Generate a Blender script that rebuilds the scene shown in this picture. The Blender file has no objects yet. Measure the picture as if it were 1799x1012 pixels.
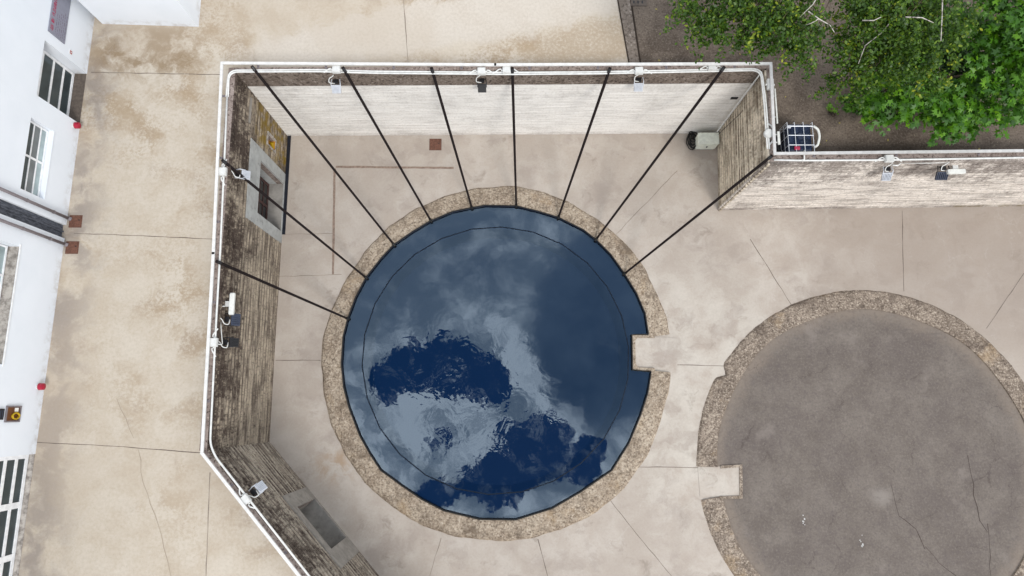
import bpy, bmesh, math, random
import numpy as np
from mathutils import Vector, Matrix
from mathutils.geometry import tessellate_polygon
random.seed(7); RNG = np.random.default_rng(7)
scene = bpy.context.scene
COL = scene.collection

# ------------------------------------------------------------------ camera model (drone looking down)
F = 1199.0; H = 30.0                      # focal length in photo pixels, height above the court floor
_n = np.array([893-899.5, -(720-506), -F]); _n /= np.linalg.norm(_n)
_z = -_n; _x = np.array([1, 0, 0.]); _x = _x-_x.dot(_z)*_z; _x /= np.linalg.norm(_x); _y = np.cross(_z, _x)
R = np.array([_x, _y, _z])
def D(p):
    d = R@np.array([p[0]-899.5, -(p[1]-506), -F]); return d/-d[2]
def P(p, z):                               # photo pixel -> world point at height z
    d = D(p)*(H-z); return Vector((d[0], d[1], z))

# ------------------------------------------------------------------ mesh helpers
class MB:
    def __init__(s): s.v = []; s.f = []
    def add(s, vs, fs):
        o = len(s.v); s.v += [tuple(v) for v in vs]; s.f += [tuple(i+o for i in f) for f in fs]; return s
    def obox(s, c, ax, ay, az):            # centre and three half-axis vectors
        c, ax, ay, az = map(Vector, (c, ax, ay, az))
        vs = [c+i*ax+j*ay+k*az for k in (-1, 1) for j in (-1, 1) for i in (-1, 1)]
        return s.add(vs, [(0,2,3,1),(4,5,7,6),(0,1,5,4),(2,6,7,3),(0,4,6,2),(1,3,7,5)])
    def box(s, a, b):
        a, b = Vector(a), Vector(b); c = (a+b)/2; h = (b-a)/2
        return s.obox(c, (abs(h.x),0,0), (0,abs(h.y),0), (0,0,abs(h.z)))
    def bevbox(s, a, b, r):                # box with chamfered edges
        a, b = Vector(a), Vector(b)
        bm = bmesh.new(); bmesh.ops.create_cube(bm, size=1)
        for v in bm.verts: v.co = Vector([(a[i]+b[i])/2+v.co[i]*(b[i]-a[i]) for i in range(3)])
        bmesh.ops.bevel(bm, geom=bm.edges[:], offset=r, segments=2, profile=.6, affect='EDGES')
        s.bm(bm); return s
    def bm(s, bm):
        bm.verts.index_update()
        s.add([v.co.copy() for v in bm.verts], [[v.index for v in f.verts] for f in bm.faces]); bm.free(); return s
    def prism(s, poly, z0, z1):
        n = len(poly)
        ar = sum(poly[i][0]*poly[(i+1)%n][1]-poly[(i+1)%n][0]*poly[i][1] for i in range(n))
        if ar < 0: poly = poly[::-1]
        vs = [(p[0], p[1], z0) for p in poly]+[(p[0], p[1], z1) for p in poly]
        return s.add(vs, [tuple(range(n-1,-1,-1)), tuple(range(n,2*n))]+[(i,(i+1)%n,n+(i+1)%n,n+i) for i in range(n)])
    def tube(s, pts, r, n=8, r1=None):
        pts = [Vector(p) for p in pts]; m = len(pts); vs = []; fs = []
        up = Vector((0.13, 0.21, 1)).normalized()
        for i, p in enumerate(pts):
            t = (pts[min(i+1, m-1)]-pts[max(i-1, 0)]).normalized()
            a = t.cross(up)
            if a.length < .05: a = t.cross(Vector((1, .2, 0)))
            a.normalize(); b = t.cross(a)
            rr = r if r1 is None else r+(r1-r)*i/(m-1)
            for k in range(n):
                q = 2*math.pi*k/n; vs.append(p+a*math.cos(q)*rr+b*math.sin(q)*rr)
        for i in range(m-1):
            for k in range(n):
                fs.append((i*n+k, i*n+(k+1)%n, (i+1)*n+(k+1)%n, (i+1)*n+k))
        fs += [tuple(range(n-1,-1,-1)), tuple((m-1)*n+k for k in range(n))]
        return s.add(vs, fs)
    def cyl(s, c, r, h, n=24, ax=(0,0,1), r1=None):
        c = Vector(c); ax = Vector(ax).normalized()
        return s.tube([c, c+ax*h], r, n, r1)
    def strip(s, pts, w, z, jit=0.0):      # flat ribbon on the ground
        out = []
        for i, p in enumerate(pts):
            p = Vector((p[0], p[1]))
            a = Vector(pts[max(i-1,0)][:2]); b = Vector(pts[min(i+1,len(pts)-1)][:2])
            t = (b-a).normalized(); nn = Vector((-t.y, t.x)); ww = w*(1+random.uniform(-jit, jit))/2
            out += [(p.x-nn.x*ww, p.y-nn.y*ww, z), (p.x+nn.x*ww, p.y+nn.y*ww, z)]
        return s.add(out, [(2*i, 2*i+2, 2*i+3, 2*i+1) for i in range(len(pts)-1)])
    def poly(s, outer, z, holes=()):
        loops = [[Vector((p[0], p[1], 0)) for p in L] for L in (outer, *holes)]
        flat = [p for L in loops for p in L]
        tris = tessellate_polygon(loops)
        fs = []
        for t in tris:
            a, b, c = (flat[i] for i in t)
            fs.append(tuple(t) if (b-a).cross(c-a).z > 0 else tuple(reversed(t)))
        return s.add([(p.x, p.y, z) for p in flat], fs)
    def build(s, name, mat, parent=None, smooth=False, loc=None):
        me = bpy.data.meshes.new(name); me.from_pydata(s.v, [], s.f); me.validate(); me.update()
        if mat: me.materials.append(mat)
        if smooth:
            me.polygons.foreach_set('use_smooth', [True]*len(me.polygons))
        o = bpy.data.objects.new(name, me); COL.objects.link(o)
        if parent: o.parent = parent
        if loc: o.location = loc
        return o

def tag(o, label=None, cat=None, group=None, kind=None):
    if label: o['label'] = label
    if cat: o['category'] = cat
    if group: o['group'] = group
    if kind: o['kind'] = kind
    return o
def thing(name, label, cat, loc=(0,0,0), rz=0, group=None):
    o = bpy.data.objects.new(name, None); COL.objects.link(o); o.location = loc; o.rotation_euler = (0,0,rz)
    return tag(o, label, cat, group)
def dup(root, loc, rz, label=None, group=None):
    r = root.copy(); COL.objects.link(r); r.location = loc; r.rotation_euler = (0,0,rz)
    if label: r['label'] = label
    if group: r['group'] = group
    for ch in list(root.children):
        c = ch.copy(); COL.objects.link(c); c.parent = r
        for g in ch.children:
            d = g.copy(); COL.objects.link(d); d.parent = c
    return r
def lerp(a, b, t): return Vector(a)*(1-t)+Vector(b)*t
def wobble(pts, step, amp):                # subdivide a polyline and shake it a little
    out = []
    for a, b in zip(pts, pts[1:]):
        a, b = Vector(a), Vector(b); n = max(1, int((b-a).length/step))
        for i in range(n):
            p = lerp(a, b, i/n)
            if out: p += Vector((random.uniform(-amp, amp), random.uniform(-amp, amp), 0))
            out.append(p)
    out.append(Vector(pts[-1])); return out

# ------------------------------------------------------------------ node helpers
def lin(c):
    return tuple(((x/255)/12.92 if x/255 <= .04045 else ((x/255+.055)/1.055)**2.4) for x in c)
class NT:
    def __init__(s, tree): s.t = tree; s.n = tree.nodes; s.l = tree.links
    def put(s, sock, v):
        if isinstance(v, bpy.types.NodeSocket): s.l.new(v, sock)
        elif isinstance(v, (tuple, list)) and sock.type == 'RGBA': sock.default_value = (*v[:3], 1)
        else: sock.default_value = v
    def m(s, op, a, b=0.0, c=0.0):
        n = s.n.new('ShaderNodeMath'); n.operation = op
        for i, v in enumerate((a, b, c)): s.put(n.inputs[i], v)
        return n.outputs[0]
    def vm(s, op, a, b=(0,0,0)):
        n = s.n.new('ShaderNodeVectorMath'); n.operation = op
        s.put(n.inputs[0], a); s.put(n.inputs[1], b)
        return n.outputs['Value'] if op in ('DOT_PRODUCT', 'LENGTH', 'DISTANCE') else n.outputs[0]
    def xyz(s, v):
        n = s.n.new('ShaderNodeSeparateXYZ'); s.l.new(v, n.inputs[0]); return n.outputs
    def comb(s, x, y, z):
        n = s.n.new('ShaderNodeCombineXYZ')
        for i, v in enumerate((x, y, z)): s.put(n.inputs[i], v)
        return n.outputs[0]
    def pos(s): return s.n.new('ShaderNodeNewGeometry').outputs['Position']
    def obj(s): return s.n.new('ShaderNodeTexCoord').outputs['Object']
    def noise(s, vec, scale, detail=4, rough=.55, dist=0, color=False):
        n = s.n.new('ShaderNodeTexNoise'); s.put(n.inputs['Vector'], vec)
        n.inputs['Scale'].default_value = scale; n.inputs['Detail'].default_value = detail
        n.inputs['Roughness'].default_value = rough; n.inputs['Distortion'].default_value = dist
        return n.outputs['Color' if color else 'Fac']
    def vor(s, vec, scale, out='Distance', feature='F1'):
        n = s.n.new('ShaderNodeTexVoronoi'); n.feature = feature; s.put(n.inputs['Vector'], vec); n.inputs['Scale'].default_value = scale
        return n.outputs[out]
    def step(s, v, a, b, lo=0., hi=1.):    # smoothstep a..b -> lo..hi
        n = s.n.new('ShaderNodeMapRange'); n.interpolation_type = 'SMOOTHSTEP'
        s.put(n.inputs['Value'], v)
        for k, x in zip(('From Min', 'From Max', 'To Min', 'To Max'), (a, b, lo, hi)): s.put(n.inputs[k], x)
        return n.outputs[0]
    def mix(s, f, a, b, blend='MIX'):
        n = s.n.new('ShaderNodeMix'); n.data_type = 'RGBA'; n.blend_type = blend
        s.put(n.inputs[0], f); s.put(n.inputs[6], a); s.put(n.inputs[7], b); return n.outputs[2]
    def ell(s, x, y, cx, cy, rx, ry, ang=0):   # normalised elliptic distance (1 on the outline)
        dx = s.m('SUBTRACT', x, cx); dy = s.m('SUBTRACT', y, cy); ca, sa = math.cos(ang), math.sin(ang)
        a = s.m('DIVIDE', s.m('ADD', s.m('MULTIPLY', dx, ca), s.m('MULTIPLY', dy, sa)), rx)
        b = s.m('DIVIDE', s.m('SUBTRACT', s.m('MULTIPLY', dy, ca), s.m('MULTIPLY', dx, sa)), ry)
        return s.m('SQRT', s.m('ADD', s.m('MULTIPLY', a, a), s.m('MULTIPLY', b, b)))
    def bump(s, h, strength=.3, dist=.02):
        n = s.n.new('ShaderNodeBump'); n.inputs['Strength'].default_value = strength; n.inputs['Distance'].default_value = dist
        s.l.new(h, n.inputs['Height']); return n.outputs[0]
def new_mat(name):
    m = bpy.data.materials.new(name); m.use_nodes = True
    t = NT(m.node_tree); return m, t, m.node_tree.nodes['Principled BSDF']
def finish(t, b, color, rough=.8, normal=None, spec=.3, metal=0):
    t.put(b.inputs['Base Color'], color); t.put(b.inputs['Roughness'], rough)
    b.inputs['Specular IOR Level'].default_value = spec; b.inputs['Metallic'].default_value = metal
    if normal is not None: t.put(b.inputs['Normal'], normal)
K = .74                                    # photo colour (linear) -> surface colour under this light
def C(r, g, b, k=None): return tuple(min(.9, x*(K if k is None else k)) for x in lin((r, g, b)))

# plain but slightly weathered materials
def simple(name, col, rough=.5, spec=.4, metal=0, var=.12, sc=6., dirt=None, dirt_amt=.35):
    m, t, b = new_mat(name); p = t.obj()
    n = t.noise(p, sc, 5, .6); f = t.step(n, .3, .7)
    c = t.mix(f, tuple(x*(1-var) for x in col), tuple(min(.9, x*(1+var*.6)) for x in col))
    if dirt:
        d = t.step(t.noise(t.vm('ADD', p, (3.1, 7.7, 1.3)), sc*1.7, 6, .7), .52, .75, 0, dirt_amt); c = t.mix(d, c, dirt)
    finish(t, b, c, t.step(n, .2, .8, rough-.08, rough+.1), t.bump(n, .08, .004), spec, metal); return m
M = {}
M['rail'] = simple('white_rail_paint', (.64,.63,.61), .45, dirt=(.45,.42,.38), dirt_amt=.25)
M['rail_grey'] = simple('grey_white_rail_paint', (.56,.55,.54), .5, dirt=(.34,.32,.30), dirt_amt=.4)
M['conduit'] = simple('white_conduit_plastic', (.66,.66,.64), .4, dirt=(.45,.42,.38), dirt_amt=.2)
M['boxplastic'] = simple('white_box_plastic', (.60,.60,.58), .45, dirt=(.5,.46,.4))
M['lampwhite'] = simple('white_lamp_metal', (.52,.54,.58), .4, dirt=(.4,.38,.36))
M['panelgrey'] = simple('pale_board', (.62,.62,.58), .6, dirt=(.3,.28,.25), dirt_amt=.5)
M['black'] = simple('black_metal', (.012,.012,.014), .45, var=.3)
M['navy'] = simple('dark_blue_metal', (.03,.04,.07), .4, var=.25)
M['strap'] = simple('black_strap_fabric', (.010,.006,.006), .75, .2, var=.3, sc=20)
M['cable'] = simple('black_rubber', (.008,.008,.008), .5)
M['lens'] = simple('lamp_glass', (.5,.53,.58), .12, .6)
M['rust'] = simple('rusty_iron', C(122,86,72), .8, .2, var=.3, sc=14, dirt=C(80,45,38), dirt_amt=.6)
M['cabinet'] = simple('cabinet_paint', C(218,222,210,1.1), .5, dirt=C(160,158,145))
M['channel'] = simple('black_channel_rubber', (.010,.012,.020), .5, .4, var=.3)
M['slot'] = simple('brown_slot', C(158,138,124), .9, .1, var=.25, sc=8)
M['redlamp'] = simple('red_plastic', (.34,.006,.03), .3, .5)
M['pipe'] = simple('grey_downpipe', C(140,132,136), .5, dirt=C(100,92,95))
M['slate'] = None
M['frame_white'] = simple('white_window_frame', (.82,.83,.85), .4)
M['frame_brown'] = simple('brown_window_frame', (.07,.035,.03), .6, var=.3)
M['ibc_cage'] = simple('galvanised_cage', (.62,.64,.68), .4, .5, .3)
M['ibc_tank'] = simple('dark_blue_tank', (.012,.02,.045), .25, .5, var=.5, sc=4, dirt=(.10,.12,.16), dirt_amt=.5)
M['pallet'] = simple('grey_pallet', (.16,.16,.16), .7)
M['pink'] = simple('red_cap', (.35,.03,.07), .4)
M['hose'] = simple('white_hose', (.68,.68,.64), .5)
M['orange'] = simple('ochre_paint', (.42,.19,.01), .5, var=.3, sc=9)
M['yellow'] = simple('yellow_hose', (.50,.33,.01), .5, var=.25)
M['brownbox'] = simple('brown_box_lining', (.14,.05,.015), .6, var=.3)
M['paper'] = simple('white_card', (.8,.8,.78), .7)
M['drainslab'] = simple('dark_drain_slab', C(110,100,92), .9, .2, var=.25, sc=10)

def glass(name, col):
    m, t, b = new_mat(name); n = t.noise(t.obj(), 2.2, 3, .5)
    finish(t, b, t.mix(n, tuple(x*.5 for x in col), tuple(x*1.6 for x in col)), .06, None, .6); return m
M['glass'] = glass('dark_window_glass', (.035,.05,.055))
M['glass_pale'] = glass('pale_window_glass', (.30,.37,.38))
M['glass_refl_mid'] = glass('grey_reflection_glass', (.14,.16,.17))
M['glass_black'] = glass('black_window_glass', (.008,.008,.009))

def plaster():
    m, t, b = new_mat('white_plaster'); p = t.pos()
    n = t.noise(p, .7, 6, .6); f = t.noise(p, 25, 4, .6); z = t.xyz(p)[2]
    c = t.mix(t.step(n, .35, .75), (.76,.80,.855), (.72,.765,.82))
    foot = t.m('MULTIPLY', t.step(z, 5.0, 5.5, 1, 0), t.step(t.noise(p, 3.5, 6, .65), .42, .68))
    c = t.mix(t.m('MULTIPLY', foot, .55), c, (.42,.39,.36))
    finish(t, b, c, .85, t.bump(f, .15, .01), .2); return m
M['plaster'] = plaster()
def slate():
    m, t, b = new_mat('dark_slate_strip'); p = t.pos(); x, y, z = t.xyz(p)
    n = t.noise(t.comb(t.m('MULTIPLY', x, 3), t.m('MULTIPLY', y, 22), t.m('MULTIPLY', z, 5)), 1, 6, .7)
    c = t.mix(t.step(n, .3, .7), (.02,.025,.035), (.13,.14,.17))
    finish(t, b, c, .7, t.bump(n, .5, .02), .3); return m
M['slate'] = slate()
def sill():
    m, t, b = new_mat('mottled_sill_stone'); p = t.pos()
    n = t.noise(p, 4, 7, .7)
    c = t.mix(t.step(n, .38, .66), C(205,198,190), C(135,128,122)); finish(t, b, c, .85, t.bump(n, .2, .01), .2); return m
M['sill'] = sill()

def pavement():
    m, t, b = new_mat('weathered_beige_concrete'); p = t.pos(); x, y, z = t.xyz(p)
    wp = t.vm('ADD', p, t.vm('MULTIPLY', t.noise(p, .9, 4, .6, color=True), (1.2, 1.2, 0)))
    big = t.noise(wp, .28, 8, .62); mid = t.noise(wp, 1.15, 8, .68); fine = t.noise(p, 9, 6, .7); spk = t.noise(p, 14, 3, .7)
    c = t.mix(t.step(mid, .33, .7), C(217,206,190), C(205,191,172))
    st = t.m('MULTIPLY', t.step(big, .44, .62), t.step(t.m('ADD', t.m('MULTIPLY', mid, .7), t.m('MULTIPLY', fine, .55)), .54, .72))
    st = t.m('MULTIPLY', st, t.step(y, -6, 4, .35, 1))
    c = t.mix(t.m('MULTIPLY', st, .78), c, C(174,151,121))
    g2 = t.m('MULTIPLY', t.step(t.noise(wp, .55, 7, .65), .55, .68), t.step(fine, .3, .6))
    c = t.mix(t.m('MULTIPLY', g2, .35), c, C(172,156,142))
    # washed pale band along the top of the yard
    u = t.m('ADD', y, t.m('MULTIPLY', t.m('SUBTRACT', mid, .5), 2.0))
    pale = t.m('MULTIPLY', t.step(t.ell(x, u, -2.6, 15.2, 8.2, 1.15, .17), .75, 1.15, 1, 0), 1.0)
    c = t.mix(t.m('MULTIPLY', pale, .8), c, C(220,211,199))
    br = t.step(t.ell(x, u, 3.2, 14.2, 3.0, 1.1, .25), .55, 1.2, .75, 0)
    c = t.mix(t.m('MULTIPLY', br, t.step(fine, .25, .55)), c, C(184,166,143))
    br2 = t.step(t.ell(x, u, -4.5, 17.0, 3.6, .9, .12), .6, 1.1, .6, 0)
    c = t.mix(t.m('MULTIPLY', br2, t.step(mid, .3, .55)), c, C(188,172,153))
    # damp grey dirt collected along the foot of the building and under the small block
    dx = t.m('ADD', x, t.m('MULTIPLY', t.m('SUBTRACT', mid, .5), 1.4))
    c = t.mix(t.m('MULTIPLY', t.step(dx, -16.4, -14.7, .75, 0), t.step(t.noise(wp, .8, 5, .6), .36, .6)), c, C(150,140,134))
    blk = t.step(t.ell(x, y, -14.3, 13.9, 2.6, 1.3), .5, 1.25, .85, 0)
    c = t.mix(t.m('MULTIPLY', blk, t.step(mid, .36, .6)), c, C(150,128,100))
    c = t.mix(t.m('MULTIPLY', t.step(fine, .35, .75), .22), c, C(150,134,112))
    c = t.mix(t.step(spk, .60, .70, 0, .20), c, C(150,134,116)); c = t.mix(t.step(spk, .40, .30, 0, .18), c, C(232,222,208))
    c = t.mix(t.step(t.noise(wp, .16, 4, .55), .48, .62, 0, .35), c, C(196,180,160))
    finish(t, b, c, .9, t.bump(t.m('ADD', fine, t.m('MULTIPLY', spk, .5)), .25, .006), .15); return m
M['pavement'] = pavement()

def court():
    m, t, b = new_mat('smooth_grey_concrete'); p = t.pos(); x, y, z = t.xyz(p)
    wp = t.vm('ADD', p, t.vm('MULTIPLY', t.noise(p, .7, 4, .6, color=True), (1.4, 1.4, 0)))
    big = t.noise(wp, .22, 7, .6); mid = t.noise(wp, .9, 8, .66); fine = t.noise(p, 11, 6, .7); spk = t.noise(p, 15, 3, .7)
    c = t.mix(t.step(mid, .3, .72), C(208,198,187), C(193,180,167))
    c = t.mix(t.step(big, .42, .62, 0, .7), c, C(187,175,163))
    pale = t.step(t.ell(x, y, 8.0, 1.0, 4.6, 5.5), .55, 1.25, .75, 0)
    c = t.mix(t.m('MULTIPLY', pale, t.step(mid, .68, .36)), c, C(214,206,194))
    st = t.step(t.noise(wp, .6, 8, .72), .56, .70)
    c = t.mix(t.m('MULTIPLY', st, .65), c, C(150,137,125))
    c = t.mix(t.m('MULTIPLY', t.step(t.noise(t.vm('ADD', wp, (11,4,0)), .45, 7, .7), .50, .66), .5), c, C(166,153,143))
    # greyer pink-brown slab to the right and rusty bloom near the rim
    gr = t.step(t.m('ADD', x, t.m('MULTIPLY', t.m('SUBTRACT', mid, .5), 4)), 11, 17, 0, .6); gr = t.m('MULTIPLY', gr, t.step(y, 1, 4))
    c = t.mix(gr, c, C(168,154,142))
    rs = t.step(t.ell(x, y, -7.3, -2.3, 1.2, .9), .3, 1.2, .5, 0)
    c = t.mix(t.m('MULTIPLY', rs, t.step(mid, .4, .6)), c, C(176,140,98))
    # pale scratches
    sc = t.vor(t.vm('ADD', t.vm('MULTIPLY', p, (1, .8, 1)), t.vm('MULTIPLY', t.noise(p, 1.5, 5, .6, color=True), (1.5, 1.5, 0))), .55, 'Distance', 'DISTANCE_TO_EDGE')
    c = t.mix(t.m('MULTIPLY', t.step(sc, 0, .015, .18, 0), t.step(t.noise(p, .5, 3), .5, .6)), c, C(222,216,208))
    c = t.mix(t.m('MULTIPLY', t.step(fine, .4, .75), .18), c, C(150,138,128))
    c = t.mix(t.step(spk, .62, .72, 0, .25), c, C(150,138,128)); c = t.mix(t.step(spk, .38, .28, 0, .25), c, C(224,216,208))
    finish(t, b, c, .85, t.bump(t.m('ADD', fine, t.m('MULTIPLY', spk, .4)), .2, .005), .2); return m
M['court'] = court()

def yard():
    m, t, b = new_mat('dark_worn_asphalt'); p = t.pos(); x, y, z = t.xyz(p)
    big = t.noise(p, .35, 6, .6); mid = t.noise(p, 2.2, 7, .7); spk = t.noise(p, 13, 3, .75); spk2 = t.vor(p, 12)
    c = t.mix(t.step(mid, .3, .7), C(122,110,99), C(95,84,74))
    c = t.mix(t.step(big, .40, .60, 0, .75), c, C(132,119,107)); c = t.mix(t.step(t.noise(t.vm('ADD', p, (3,8,0)), .5, 6, .7), .50, .64, 0, .6), c, C(80,70,62))
    c = t.mix(t.step(spk, .53, .65, 0, .5), c, C(150,139,128))
    c = t.mix(t.step(spk, .47, .36, 0, .55), c, C(66,57,51))
    c = t.mix(t.m('MULTIPLY', t.step(spk2, .16, .08), t.step(t.noise(p, 3, 3), .52, .6)), c, C(200,190,160))
    near_wall = t.step(t.m('ADD', y, t.m('MULTIPLY', t.m('SUBTRACT', mid, .5), 1.6)), 10.3, 9.2, 0, .75)
    near_wall = t.m('MULTIPLY', near_wall, t.step(x, 10.5, 12.5))
    c = t.mix(near_wall, c, C(46,36,32))  # asphalt darker in a strip beside the wall
    finish(t, b, c, .9, t.bump(spk, .5, .012), .15); return m
M['yard'] = yard()

def disc():
    m, t, b = new_mat('grey_brown_paving'); p = t.pos(); x, y, z = t.xyz(p)
    mid = t.noise(p, .8, 7, .65); spk = t.noise(p, 11, 3, .75); big = t.noise(p, .3, 5, .6)
    c = t.mix(t.step(mid, .3, .7), C(134,125,117), C(116,107,100))
    c = t.mix(t.step(big, .45, .65, 0, .6), c, C(112,103,98))
    c = t.mix(t.step(spk, .53, .66, 0, .26), c, C(158,149,140))
    c = t.mix(t.step(spk, .48, .36, 0, .26), c, C(90,82,76))
    cen = P((1540, 822), 0)
    d = t.m('SQRT', t.m('ADD', t.m('POWER', t.m('SUBTRACT', x, cen.x), 2), t.m('POWER', t.m('SUBTRACT', y, cen.y), 2)))
    edge = t.step(t.m('ADD', d, t.m('MULTIPLY', t.m('SUBTRACT', mid, .5), 1.6)), 6.1, 6.95, 0, .6)
    c = t.mix(edge, c, C(158,144,130))
    sp = P((1548, 872), 0)
    c = t.mix(t.step(t.ell(x, y, sp.x, sp.y, .75, .6), .1, 1.0, .45, 0), c, C(172,164,156))
    crk = t.vor(t.vm('ADD', p, t.vm('MULTIPLY', t.noise(p, 2.0, 5, .65, color=True), (.9, .9, 0))), .42, 'Distance', 'DISTANCE_TO_EDGE')
    c = t.mix(t.m('MULTIPLY', t.step(crk, 0, .010, .4, 0), t.step(t.noise(p, .4, 2), .48, .58)), c, C(70,60,58))
    c = t.mix(t.m('MULTIPLY', t.step(t.noise(p, .55, 8, .75), .53, .68), .3), c, C(102,92,90))
    c = t.mix(t.step(t.noise(p, 5, 4, .7), .5, .66, 0, .3), c, C(100,92,92))
    c = t.mix(t.m('MULTIPLY', t.step(t.noise(t.vm('ADD', p, (7,3,0)), .7, 5, .6), .58, .72), .35), c, C(160,150,142))
    finish(t, b, c, .9, t.bump(spk, .35, .008), .15); return m
M['disc'] = disc()

def aggregate(name, light, mid_, dark):
    m, t, b = new_mat(name); p = t.pos()
    spk = t.noise(p, 13, 3, .72); blot = t.noise(p, 1.3, 6, .65); st = t.vor(p, 24)
    c = t.mix(t.step(blot, .35, .66), light, mid_)
    c = t.mix(t.step(spk, .47, .37, 0, .75), c, dark)
    c = t.mix(t.step(spk, .54, .66, 0, .7), c, C(226,212,194))
    c = t.mix(t.step(t.noise(p, .6, 5, .7), .55, .7, 0, .5), c, C(186,160,126))
    s6 = t.noise(p, 5.5, 4, .75); c = t.mix(t.step(s6, .47, .36, 0, .55), c, dark); c = t.mix(t.step(s6, .55, .66, 0, .5), c, C(220,205,186))
    c = t.mix(t.step(t.noise(t.vm('ADD', p, (5,9,1)), .9, 7, .72), .50, .66, 0, .65), c, tuple(v*1.25 for v in dark))
    finish(t, b, c, .95, t.bump(t.m('ADD', spk, t.m('MULTIPLY', st, .4)), .8, .03), .1); return m
M['rim'] = aggregate('pebbly_rim_concrete', C(190,174,154), C(164,147,128), C(102,89,77))
M['rim2'] = aggregate('dark_pebbly_rim_concrete', C(164,149,134), C(138,124,111), C(84,73,66))

def board(name, d, base, dark, stain, groove=.55, pale=None, moss=None, topdark=.6, zs=3.4, rib=.62):
    """board-marked concrete: long horizontal grooves, blotches, run-down grime"""
    m, t, b = new_mat(name); p = t.pos(); x, y, z = t.xyz(p)
    s = t.vm('DOT_PRODUCT', p, (d[0], d[1], 0))
    g = t.noise(t.comb(t.m('MULTIPLY', s, .5), 0, t.m('MULTIPLY', z, zs)), 1, 3, .6)
    g2 = t.noise(t.comb(t.m('MULTIPLY', s, 1.5), 5, t.m('MULTIPLY', z, zs*1.9)), 1, 3, .6)
    blot = t.noise(t.comb(t.m('MULTIPLY', s, .55), 2, t.m('MULTIPLY', z, .7)), 1, 8, .72)
    run = t.noise(t.comb(t.m('MULTIPLY', s, 1.9), 8, t.m('MULTIPLY', z, .30)), 1, 7, .72)
    spk = t.noise(t.comb(t.m('MULTIPLY', s, 7), 3, t.m('MULTIPLY', z, 5)), 1, 5, .75)
    c = t.mix(t.step(g2, .36, .64), pale or base, base)
    c = t.mix(t.m('MULTIPLY', t.step(blot, .45, .66), .5), c, tuple(v*.72 for v in base))
    c = t.mix(t.m('MULTIPLY', t.step(g, .50, .42), groove), c, dark)
    c = t.mix(t.m('MULTIPLY', t.step(g2, .44, .36), groove*.7), c, dark)
    ph = t.m('ADD', t.m('MULTIPLY', z, 2*math.pi/.29), t.m('MULTIPLY', t.noise(t.comb(t.m('MULTIPLY', s, .25), 1, t.m('MULTIPLY', z, .6)), 1, 3, .6), 5.0))
    ribm = t.m('MULTIPLY', t.step(t.m('SINE', ph), .25, .85), t.step(t.noise(t.comb(t.m('MULTIPLY', s, .9), 11, t.m('MULTIPLY', z, 1.3)), 1, 5, .65), .36, .56))
    c = t.mix(t.m('MULTIPLY', ribm, rib), c, tuple(v*.8 for v in dark))
    top = t.step(z, 2.4, 6.3, 0, topdark)
    q = t.m('ADD', t.m('ADD', t.m('MULTIPLY', blot, 1.5), t.m('MULTIPLY', run, 1.0)), t.m('SUBTRACT', top, 1.24))
    q = t.m('ADD', q, t.m('MULTIPLY', t.m('SUBTRACT', spk, .5), 1.1))
    c = t.mix(t.m('MULTIPLY', t.step(q, .12, .42), stain), c, dark)
    c = t.mix(t.m('MULTIPLY', t.step(t.m('SUBTRACT', q, t.m('MULTIPLY', g2, .5)), .18, .40), stain*.8), c, tuple(v*.35 for v in dark))
    c = t.mix(t.m('MULTIPLY', t.step(z, .40, .02, 0, .7), t.step(blot, .35, .6)), c, dark)
    sp2 = t.noise(t.comb(t.m('MULTIPLY', s, 11), 9, t.m('MULTIPLY', z, 8)), 1, 3, .7)
    c = t.mix(t.step(sp2, .47, .36, 0, .55*min(1, stain+.1)), c, tuple(v*.7 for v in dark)); c = t.mix(t.step(sp2, .55, .66, 0, .35), c, tuple(min(.85, v*1.12) for v in (pale or base)))
    if moss:
        (a0, a1, zz0, zz1, col) = moss
        mk = t.m('MULTIPLY', t.m('MULTIPLY', t.step(s, a0-.4, a0+.4), t.step(s, a1+.4, a1-.4)), t.m('MULTIPLY', t.step(z, zz1+.6, zz1-.4), t.step(z, zz0-.4, zz0)))
        c = t.mix(t.m('MULTIPLY', mk, t.step(t.noise(p, 2.5, 5, .6), .38, .60, 0, .8)), c, col)
    finish(t, b, c, .92, t.bump(t.m('ADD', t.m('MULTIPLY', g, 1.2), t.m('ADD', t.m('MULTIPLY', g2, .5), t.m('MULTIPLY', spk, .5))), .7, .03), .12)
    return m
GR = C(74,62,57,.7)
def grime(name, a, b_, c_):
    m, t, b = new_mat(name); p = t.pos()
    n = t.noise(p, 1.6, 7, .7); s = t.noise(p, 9, 3, .75); l = t.noise(t.vm('ADD', p, (9,4,2)), 3, 6, .75)
    c = t.mix(t.step(n, .32, .68), a, b_); c = t.mix(t.step(s, .47, .38, 0, .85), c, c_)
    c = t.mix(t.m('MULTIPLY', t.step(s, .54, .66), t.step(l, .45, .6, .15, .8)), c, C(196,184,174))
    finish(t, b, c, .95, t.bump(s, .5, .015), .1); return m
M['walltop'] = grime('grimy_wall_top', C(158,145,138,.85), C(128,114,107,.85), C(78,66,60))
M['band'] = grime('blackened_wall_band', C(136,124,114,.85), C(110,98,89,.85), C(64,54,49))
M['niche'] = simple('painted_pale_concrete', C(190,192,190), .9, .15, var=.15, sc=2.5, dirt=C(128,126,122), dirt_amt=.7)
M['niche2'] = simple('smooth_patch_concrete', C(168,162,154), .9, .15, var=.2, sc=2.5, dirt=C(118,110,104), dirt_amt=.7)
M['niche_floor'] = simple('niche_floor_concrete', C(160,156,150), .9, .15, var=.25, sc=2, dirt=C(112,106,100), dirt_amt=.7)
M['joint'] = simple('dark_joint', C(122,110,100), .95, .05, var=.3, sc=12)
M['joint_soft'] = simple('faint_joint', C(150,138,126), .95, .05, var=.2, sc=9)
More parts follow.
